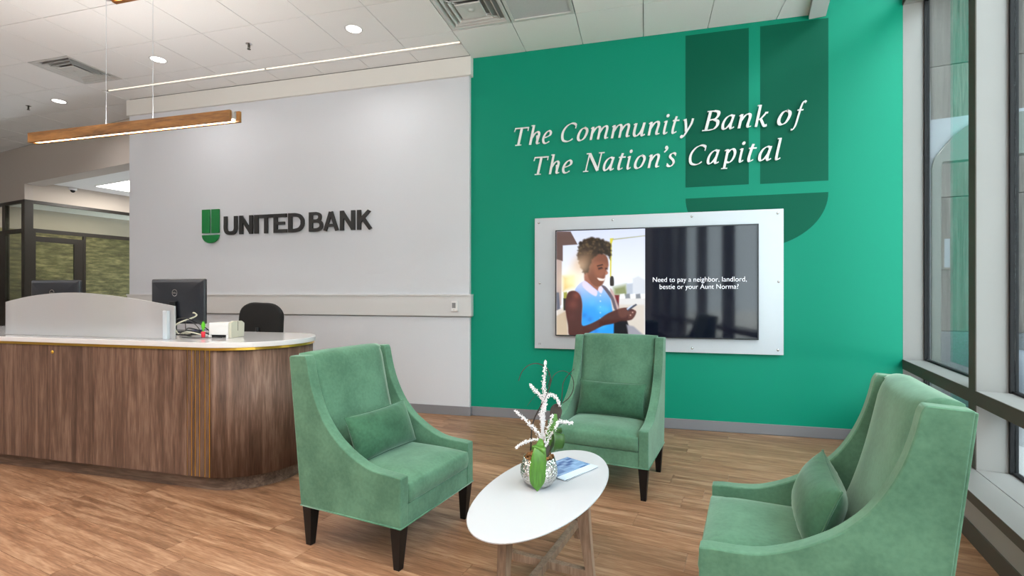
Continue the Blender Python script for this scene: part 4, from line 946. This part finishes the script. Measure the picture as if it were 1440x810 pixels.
# ------------------------------------------------------------------ green armchairs
W2 = .345; TA = .062
def make_chair():
    t = empty('wing_armchair')
    curve = catmull([(0, .455), (-.04, .4605), (-.117, .464), (-.196, .475), (-.28, .507), (-.35, .545), (-.417, .592), (-.485, .662), (-.537, .743), (-.576, .83), (-.603, .92), (-.617, .985), (-.630, 1.010)], 3)
    prof = [(0, .212)]+curve+[(-.742, 1.004), (-.655, .212)]
    def piping(pts, name, y_=None):
        return bld(name, tube(bmesh.new(), pts, .0045, 6), M['velvet'], t, smooth=True)
    for s_ in (1, -1):
        bm = prism(bmesh.new(), prof, s_*W2, s_*(W2-TA), 'y')
        bld('side_panel', bm, M['velvet'], t, bevel=.012, seg=3)
    # inside back: crowned cushion, front surface from (-.50,.42) to (-.655,1.0), rolling over the top
    bm = bmesh.new(); wi = W2-TA+.004
    nu, nv = 14, 22
    front = catmull([(-.44, .40), (-.505, .50), (-.548, .62), (-.580, .74), (-.606, .86), (-.626, .95), (-.650, 1.0), (-.690, 1.018), (-.735, 1.012)], 4)
    rows = []
    for (x, z) in front:
        row = []
        for i in range(nu+1):
            y = -wi+2*wi*i/nu; e = 1-abs(y/wi)**4
            row.append(bm.verts.new((x+.028*e-.012 if z < 1.0 else x+.012*e, y, z+(.006*e if z > .93 else 0))))
        rows.append(row)
    for a, b in zip(rows, rows[1:]):
        for i in range(nu): bm.faces.new((a[i], a[i+1], b[i+1], b[i]))
    back = [[bm.verts.new((x, -wi+2*wi*i/nu, z)) for i in range(nu+1)] for x, z in ((-.738, .99), (-.655, .30))]
    for a, b in zip([rows[-1]]+back, back):
        for i in range(nu): bm.faces.new((a[i], a[i+1], b[i+1], b[i]))
    for k in (0, nu):
        seq = [r[k] for r in rows]+[b[k] for b in back]; bm.faces.new(seq if k else seq[::-1])
    a, b = back[-1], rows[0]
    for i in range(nu): bm.faces.new((a[i], a[i+1], b[i+1], b[i]))
    bld('inside_back', bm, M['velvet'], t, smooth=True)
    # outside back
    bld('outside_back', prism(bmesh.new(), [(-.650, .212), (-.738, .998), (-.750, .998), (-.662, .212)], -W2+.004, W2-.004, 'y'), M['velvet'], t, bevel=.004)
    # seat cushion
    bm = bmesh.new(); nx, ny = 12, 12; ws = W2-TA-.003
    def zt(u, v): 
        e = (1-abs(2*u-1)**6)*(1-abs(2*v-1)**6); return .412+.034*e
    topv = [[bm.verts.new((-.56+.562*u, -ws+2*ws*v, zt(u, v) if u > 0 else .42)) for v in [j/ny for j in range(ny+1)]] for u in [i/nx for i in range(nx+1)]]
    for i in range(nx):
        for j in range(ny): bm.faces.new((topv[i][j], topv[i+1][j], topv[i+1][j+1], topv[i][j+1]))
    loop = [topv[0][j] for j in range(ny+1)]+[topv[i][ny] for i in range(1, nx+1)]+[topv[nx][j] for j in range(ny-1, -1, -1)]+[topv[i][0] for i in range(nx-1, 0, -1)]
    lo = []
    for v_ in loop: lo.append(bm.verts.new((v_.co.x+(.004 if v_.co.x > -.01 else 0), v_.co.y, .395))) 
    lo2 = [bm.verts.new((v_.co.x+(.008 if v_.co.x > -.01 else 0), v_.co.y, .36)) for v_ in loop]
    lo3 = [bm.verts.new((v_.co.x, v_.co.y, .318)) for v_ in loop]
    n = len(loop)
    for A_, B_ in ((loop, lo), (lo, lo2), (lo2, lo3)):
        for k in range(n): bm.faces.new((A_[k], A_[(k+1) % n], B_[(k+1) % n], B_[k]))
    bm.faces.new(lo3)
    bld('seat_cushion', bm, M['velvet'], t, smooth=True, bevel=.008, seg=2)
    bld('seat_rail', B(-.64, -.004, -W2+TA+.001, W2-TA-.001, .212, .316), M['velvet'], t, bevel=.005)
    # piping round the bottom edge
    pts = [(.001, -W2-.001, .217), (.001, W2+.001, .217), (-.656, W2+.001, .217), (-.656, -W2-.001, .217), (.001, -W2-.001, .217)]
    piping(pts, 'welt')
    # legs
    for fx_, sy in ((1, 1), (1, -1), (-1, 1), (-1, -1)):
        bm = bmesh.new()
        xo = -.004 if fx_ > 0 else -.650; yo = sy*(W2-.004); ix = -1 if fx_ > 0 else 1
        topq = [(xo, yo), (xo+ix*.062, yo), (xo+ix*.062, yo-sy*.062), (xo, yo-sy*.062)]
        bx, by = xo+(-.020 if fx_ > 0 else .008), yo-sy*.016
        botq = [(bx, by), (bx+ix*.034, by), (bx+ix*.034, by-sy*.034), (bx, by-sy*.034)]
        A_ = [bm.verts.new((p[0], p[1], .211)) for p in topq]; B_ = [bm.verts.new((p[0], p[1], 0)) for p in botq]
        bm.faces.new(A_); bm.faces.new(B_[::-1])
        for k in range(4): bm.faces.new((A_[k], A_[(k+1) % 4], B_[(k+1) % 4], B_[k]))
        bld('leg', bm, M['leg'], t, bevel=.002)
    return t
chair = make_chair()
GRP = 'green velvet wing armchairs'
def pose(o, x, y, deg, label):
    o.location = (x, y, 0); o.rotation_euler = (0, 0, R(deg)); tag(o, label, 'armchair', GRP); return o
ch2 = copytree(chair); ch3 = copytree(chair)
pose(chair, -1.061, 2.499, -10.6, 'green velvet wing armchair on the left, beside the rounded desk end')
pose(ch2, -.319, 3.365, -100.5, 'green velvet wing armchair in the middle, in front of the television')
pose(ch3, .245, 2.188, 169.2, 'green velvet wing armchair on the right, beside the window wall')

def make_pillow(w=.50, h=.255, th=.15):
    bm = bmesh.new(); nu, nv = 26, 16; sides = []
    for sgn in (1, -1):
        g = []
        for i in range(nu+1):
            row = []
            for j in range(nv+1):
                u = 2*i/nu-1; v = 2*j/nv-1
                uu = math.sin(u*math.pi/2); vv = math.sin(v*math.pi/2)
                t_ = (max(0, 1-abs(uu)**2.4)**.55)*(max(0, 1-abs(vv)**2.4)**.55)
                px = uu*w/2*(1-.055*(1-abs(vv)**2)*abs(uu)**2); pz = vv*h/2*(1-.07*(1-abs(uu)**2)*abs(vv)**2)
                # soft creases running in from the edges
                cr = .004*math.sin(uu*22+vv*3)*abs(vv)**1.5*(1-abs(uu)**4)
                row.append((px, pz, sgn*(th/2*t_+cr*t_)))
            g.append(row)
        sides.append(g)
    def mk(g): return [[None]*(nv+1) for _ in range(nu+1)]
    F = mk(0); Bk = mk(0)
    for i in range(nu+1):
        for j in range(nv+1):
            p = sides[0][i][j]; F[i][j] = bm.verts.new((p[2], p[0], p[1]))
            if i in (0, nu) or j in (0, nv): Bk[i][j] = F[i][j]
            else:
                p = sides[1][i][j]; Bk[i][j] = bm.verts.new((p[2], p[0], p[1]))
    for i in range(nu):
        for j in range(nv):
            bm.faces.new((F[i][j], F[i+1][j], F[i+1][j+1], F[i][j+1])); bm.faces.new((Bk[i][j], Bk[i][j+1], Bk[i+1][j+1], Bk[i+1][j]))
    o = bld('lumbar_pillow', bm, M['velvet_p'], smooth=True)
    ring = [F[0][j] for j in ()]
    return o
pil = make_pillow()
edge = []
w_, h_ = .50, .255
for k in range(64):
    a = 4*k/64
    if a < 1: u, v = -1+2*a, -1
    elif a < 2: u, v = 1, -1+2*(a-1)
    elif a < 3: u, v = 1-2*(a-2), 1
    else: u, v = -1, 1-2*(a-3)
    uu, vv = math.sin(u*math.pi/2), math.sin(v*math.pi/2)
    edge.append((0, uu*w_/2*(1-.055*(1-abs(vv)**2)*abs(uu)**2), vv*h_/2*(1-.07*(1-abs(uu)**2)*abs(vv)**2)))
edge.append(edge[0])
bld('welt', tube(bmesh.new(), edge, .0035, 6), M['velvet_p'], pil, smooth=True)
def place_pillow(o, X, Y, deg, lx, ly, z, tilt, roll, label):
    a = R(deg); o.rotation_mode = 'XYZ'
    mt = Matrix.Translation((X+lx*math.cos(a)-ly*math.sin(a), Y+lx*math.sin(a)+ly*math.cos(a), z)) @ Matrix.Rotation(a, 4, 'Z') @ Matrix.Rotation(R(tilt), 4, 'Y') @ Matrix.Rotation(R(roll), 4, 'X')
    o.location = mt.to_translation(); o.rotation_euler = mt.to_euler(); tag(o, label, 'pillow', 'green lumbar pillows')
p2 = copytree(pil); p3 = copytree(pil)
place_pillow(pil, -1.061, 2.499, -10.6, -.395, -.0, .562, -22, 0, 'dark green velvet lumbar pillow on the left armchair')
place_pillow(p2, -.319, 3.365, -100.5, -.41, .0, .562, -22, 0, 'dark green velvet lumbar pillow on the middle armchair')
place_pillow(p3, .245, 2.188, 169.2, -.39, .0, .566, -20, 0, 'dark green velvet lumbar pillow on the right armchair')

# ------------------------------------------------------------------ coffee table (long axis along D2)
tb = empty('coffee_table', (-.444, 2.278, 0), -TH, label='oval white coffee table on crossed walnut legs between the armchairs', cat='table')
n = 72
def ell(a, b): return [(b*math.cos(2*math.pi*k/n), a*math.sin(2*math.pi*k/n)) for k in range(n)]   # local x = N2, y = D2
bm = bmesh.new(); rings = []
for a, b, z in ((.560, .240, .434), (.573, .253, .442), (.575, .255, .447), (.572, .252, .450)):
    rings.append([bm.verts.new((p[0], p[1], z)) for p in ell(a, b)])
bm.faces.new(rings[0][::-1]); bm.faces.new(rings[-1])
for A_, B_ in zip(rings, rings[1:]):
    for k in range(n): bm.faces.new((A_[k], A_[(k+1) % n], B_[(k+1) % n], B_[k]))
o = bld('tabletop', bm, M['table_top'], tb)
for p in o.data.polygons: p.use_smooth = abs(p.normal.z) < .9
bm = bmesh.new(); rings = []
for a, b, z in ((.50, .19, .424), (.54, .222, .434)): rings.append([bm.verts.new((p[0], p[1], z)) for p in ell(a, b)])
bm.faces.new(rings[0][::-1]); bm.faces.new(rings[1])
for k in range(n): bm.faces.new((rings[0][k], rings[0][(k+1) % n], rings[1][(k+1) % n], rings[1][k]))
bld('underframe', bm, M['black'], tb)
def tleg(dx, dy):
    """leg at direction (dx,dy) with curved taper"""
    L_ = math.hypot(dx, dy); ux, uy = dx/L_, dy/L_; px, py = -uy, ux
    bm = bmesh.new(); rings = []
    for z, r_out, wr in ((.424, 0.0, .062), (.33, .006, .054), (.2, .016, .044), (.1, .026, .036), (0, .038, .028)):
        ro = L_+r_out; ri = ro-wr; hw = .020-.004*(1-z/.424)
        rings.append([bm.verts.new((ux*a+px*b, uy*a+py*b, z)) for a, b in ((ri, -hw), (ro, -hw), (ro, hw), (ri, hw))])
    bm.faces.new(rings[0]); bm.faces.new(rings[-1][::-1])
    for A_, B_ in zip(rings, rings[1:]):
        for k in range(4): bm.faces.new((A_[k], A_[(k+1) % 4], B_[(k+1) % 4], B_[k]))
    bld('leg', bm, M['table_wood'], tb, bevel=.002)
tleg(.205, 0); tleg(-.205, 0); tleg(0, .45); tleg(0, -.45)
bld('stretcher', B(-.20, .20, -.016, .016, .075, .110), M['table_wood'], tb, bevel=.002)
bld('stretcher', B(-.016, .016, -.445, .445, .0755, .1105), M['table_wood'], tb, bevel=.002)
for o in tb.children:
    if o.name.startswith('stretcher.'): o.data.materials[0] = M['table_wood']

# magazines
def magazine(x, y, z, rz, w, h, th, m, label):
    t = empty('magazine', (x, y, z), rz, label=label, cat='magazine', group='magazines on the coffee table')
    bld('pages', B(-w/2+.001, w/2-.002, -h/2+.002, h/2-.002, .0006, th-.0006), M['paper'], t)
    bm = bmesh.new(); box(bm, -w/2, w/2, -h/2, h/2, th-.0006, th); box(bm, -w/2, w/2, -h/2, h/2, 0, .0006); box(bm, -w/2-.0006, -w/2+.001, -h/2, h/2, 0, th)
    bld('cover', bm, m, t)
m, N_, L_, b_ = newmat('blue_photo_cover')
tc = N_.new('ShaderNodeTexCoord'); mp = N_.new('ShaderNodeMapping'); mp.inputs['Scale'].default_value = (22, 9, 1); nz = N_.new('ShaderNodeTexVoronoi'); nz.distance = 'CHEBYCHEV'; nz.inputs['Scale'].default_value = 1.6
r_ = N_.new('ShaderNodeValToRGB'); e = r_.color_ramp.elements; e[0].color = lin(40, 80, 136); e[1].color = lin(130, 168, 210); e[0].position = .2; e[1].position = .6
L_.new(tc.outputs['Object'], mp.inputs[0]); L_.new(mp.outputs[0], nz.inputs['Vector']); L_.new(nz.outputs['Distance'], r_.inputs[0])
sx_ = N_.new('ShaderNodeSeparateXYZ'); L_.new(tc.outputs['Object'], sx_.inputs[0]); gt = N_.new('ShaderNodeMath'); gt.operation = 'GREATER_THAN'; gt.inputs[1].default_value = .055; L_.new(sx_.outputs[0], gt.inputs[0])
mx = N_.new('ShaderNodeMix'); mx.data_type = 'RGBA'; L_.new(gt.outputs[0], mx.inputs[0]); L_.new(r_.outputs[0], mx.inputs[6]); mx.inputs[7].default_value = lin(206, 224, 240); L_.new(mx.outputs[2], b_.inputs['Base Color'])
b_.inputs['Roughness'].default_value = .25
magazine(-.385, 2.515, .450, R(-28), .20, .265, .005, mat('dark_cover', lin(60, 70, 84), .3), 'dark covered magazine under the blue one on the coffee table')
magazine(-.387, 2.512, .4552, R(-31), .20, .265, .005, m, 'blue covered magazine on top, behind the silver vase')

# ------------------------------------------------------------------ orchid arrangement
vx, vy = -.478, 2.285
Kp = .00333
rt = Vector((math.cos(YAW), math.sin(YAW), 0)); fw = Vector((-math.sin(YAW), math.cos(YAW), 0))
pl_ = empty('potted_arrangement', (vx, vy, .450), label='hammered silver vase of white flower spikes, curly twigs and green leaves', cat='plant')
def PP(zx, zy, d=0): return rt*((700+zx/4.05-757)*Kp)+fw*d+Vector((0, 0, (684-(500+zy/4.05))*Kp))
bld('vase', lathe(bmesh.new(), [(0, .0005), (.052, .0005), (.058, .004), (.078, .028), (.087, .056), (.086, .080), (.079, .108), (.072, .130), (.069, .130), (.075, .108), (.08, .08), (.0, .07)], 48), M['hammered'], pl_, smooth=True)
bm = bmesh.new()
for k in range(70):
    a = rnd.uniform(0, 6.28); r0 = .066*math.sqrt(rnd.random()); mt = Matrix.Translation((r0*math.cos(a), r0*math.sin(a), .122+rnd.uniform(-.004, .014))) @ Matrix.Rotation(rnd.uniform(0, 3), 4, (rnd.random(), rnd.random(), rnd.random()))
    box(bm, -.010, .010, -.006, .006, -.003, .003, 0, mt)
bld('bark_mulch', bm, M['bark'], pl_, kind='stuff')
def spike(pts, d=0, r=.0125, m=None):
    P = [PP(x, y, d+(dd if False else 0)) for x, y in pts]
    C = [Vector(c) for c in catmull([tuple(p) for p in P], 10)]
    bm = bmesh.new(); tube(bm, C, .002, 5)
    n = len(C); L = sum((C[i+1]-C[i]).length for i in range(n-1)); cnt = int(L/.0008)
    for k in range(cnt):
        f = k/cnt; p = C[min(n-1, int(f*(n-1)))].lerp(C[min(n-1, int(f*(n-1))+1)], f*(n-1) % 1)
        rad = r*(.35+.65*min(1, (f if False else min(f, 1-f)*3+.35)))
        dv = Vector((rnd.gauss(0, 1), rnd.gauss(0, 1), rnd.gauss(0, 1))).normalized()*rad*rnd.uniform(.3, 1)
        s_ = rnd.uniform(.0014, .0032)
        c = p+dv; vs = [bm.verts.new(c+Vector(q)*s_) for q in ((1, 0, 0), (-1, 0, 0), (0, 1, 0), (0, -1, 0), (0, 0, 1.3), (0, 0, -1.3))]
        for a, b, e_ in ((0, 2, 4), (2, 1, 4), (1, 3, 4), (3, 0, 4), (2, 0, 5), (1, 2, 5), (3, 1, 5), (0, 3, 5)): bm.faces.new((vs[a], vs[b], vs[e_]))
    bld('flower_spike', bm, M['blossom'], pl_)
spike([(268, 48), (258, 170), (262, 240), (256, 330), (248, 480)], .01)
spike([(182, 183), (215, 225), (250, 265), (262, 330), (256, 480)], .02)
spike([(350, 300), (325, 252), (285, 238), (262, 280), (250, 400), (250, 490)], .0)
spike([(268, 262), (262, 300), (240, 340), (246, 400), (256, 490)], -.01)
spike([(95, 322), (140, 362), (180, 402), (220, 440), (240, 500)], -.02)
spike([(98, 530), (130, 505), (170, 488), (220, 482), (240, 520)], -.03, .010)
spike([(420, 392), (380, 386), (335, 386), (300, 420), (262, 500)], -.02)
spike([(302, 345), (290, 400), (272, 440), (262, 500)], -.03)
spike([(336, 378), (318, 420), (290, 460), (265, 520)], -.035, .010)
def twig(pts, d, r=.0038):
    C = catmull([tuple(PP(x, y, d)) for x, y in pts], 8); n = len(C)
    bld('curly_twig', tube(bmesh.new(), C, [r*(.45+.55*i/(n-1)) for i in range(n)], 6), M['twig'], pl_, smooth=True)
twig([(115, 162), (135, 110), (175, 72), (230, 65), (280, 95), (298, 160), (280, 230), (240, 310), (205, 380), (190, 450), (184, 560)], .02)
twig([(165, 308), (200, 262), (240, 215), (275, 175), (290, 120), (296, 150), (282, 200)], .03, .002)
twig([(180, 570), (188, 440), (200, 380), (225, 320), (262, 260), (290, 190), (310, 130), (345, 103), (385, 105), (420, 140), (424, 200), (400, 250), (362, 282)], -.01, .002)
twig([(436, 95), (400, 130), (372, 175), (366, 230), (360, 290), (330, 380), (290, 480), (275, 560)], .03, .0032)
def leaf(mid, widths, nrm, m, name='leaf'):
    """mid: 3D points; widths; nrm: approximate face normal; slight V fold"""
    C = [Vector(c) for c in catmull([tuple(p) for p in mid], 6)]; n = len(C); bm = bmesh.new(); rows = []
    Wc = catmull([(w_, 0) for w_ in widths], 6)
    for i, p in enumerate(C):
        t_ = (C[min(i+1, n-1)]-C[max(i-1, 0)]).normalized(); sd = t_.cross(nrm).normalized(); nn = sd.cross(t_).normalized()
        wv = max(.0005, Wc[min(i, len(Wc)-1)][0])
        rows.append([bm.verts.new(p+sd*wv*k+nn*(.18*wv*abs(k)-.0)) for k in (-1, -.5, 0, .5, 1)])
    for a, b in zip(rows, rows[1:]):
        for k in range(4): bm.faces.new((a[k], a[k+1], b[k+1], b[k]))
    o = bld(name, bm, m, pl_, smooth=True); so = o.modifiers.new('solid', 'SOLIDIFY'); so.thickness = .0018
    return o
nf = -fw
leaf([PP(238, 470, -.045), PP(232, 500, -.075), PP(226, 530, -.098), PP(218, 600, -.108), PP(214, 680, -.106), PP(215, 738, -.098)], [.006, .020, .030, .036, .032, .002], nf, M['leaf'])
leaf([PP(225, 540, -.06), PP(222, 520, -.088), PP(226, 505, -.092), PP(232, 498, -.07)], [.020, .032, .030, .016], (nf+Vector((0, 0, .8))).normalized(), M['leaf'])
leaf([PP(270, 540, -.02), PP(290, 460, -.03), PP(312, 400, -.03), PP(322, 340, -.02)], [.012, .020, .018, .006], nf, M['leaf'])
leaf([PP(285, 560, .0), PP(315, 480, -.01), PP(330, 440, -.03), PP(338, 470, -.055), PP(330, 520, -.06), PP(318, 540, -.04)], [.010, .022, .030, .030, .024, .014], (nf+rt*.6).normalized(), M['leaf_dark'])
leaf([PP(290, 540, .02), PP(320, 430, .02), PP(330, 330, .02), PP(348, 290, .01)], [.008, .014, .028, .008], nf, M['leaf_purple'])
leaf([PP(262, 590, -.03), PP(275, 540, -.03), PP(300, 500, -.02)], [.010, .012, .004], nf, M['leaf_purple'])
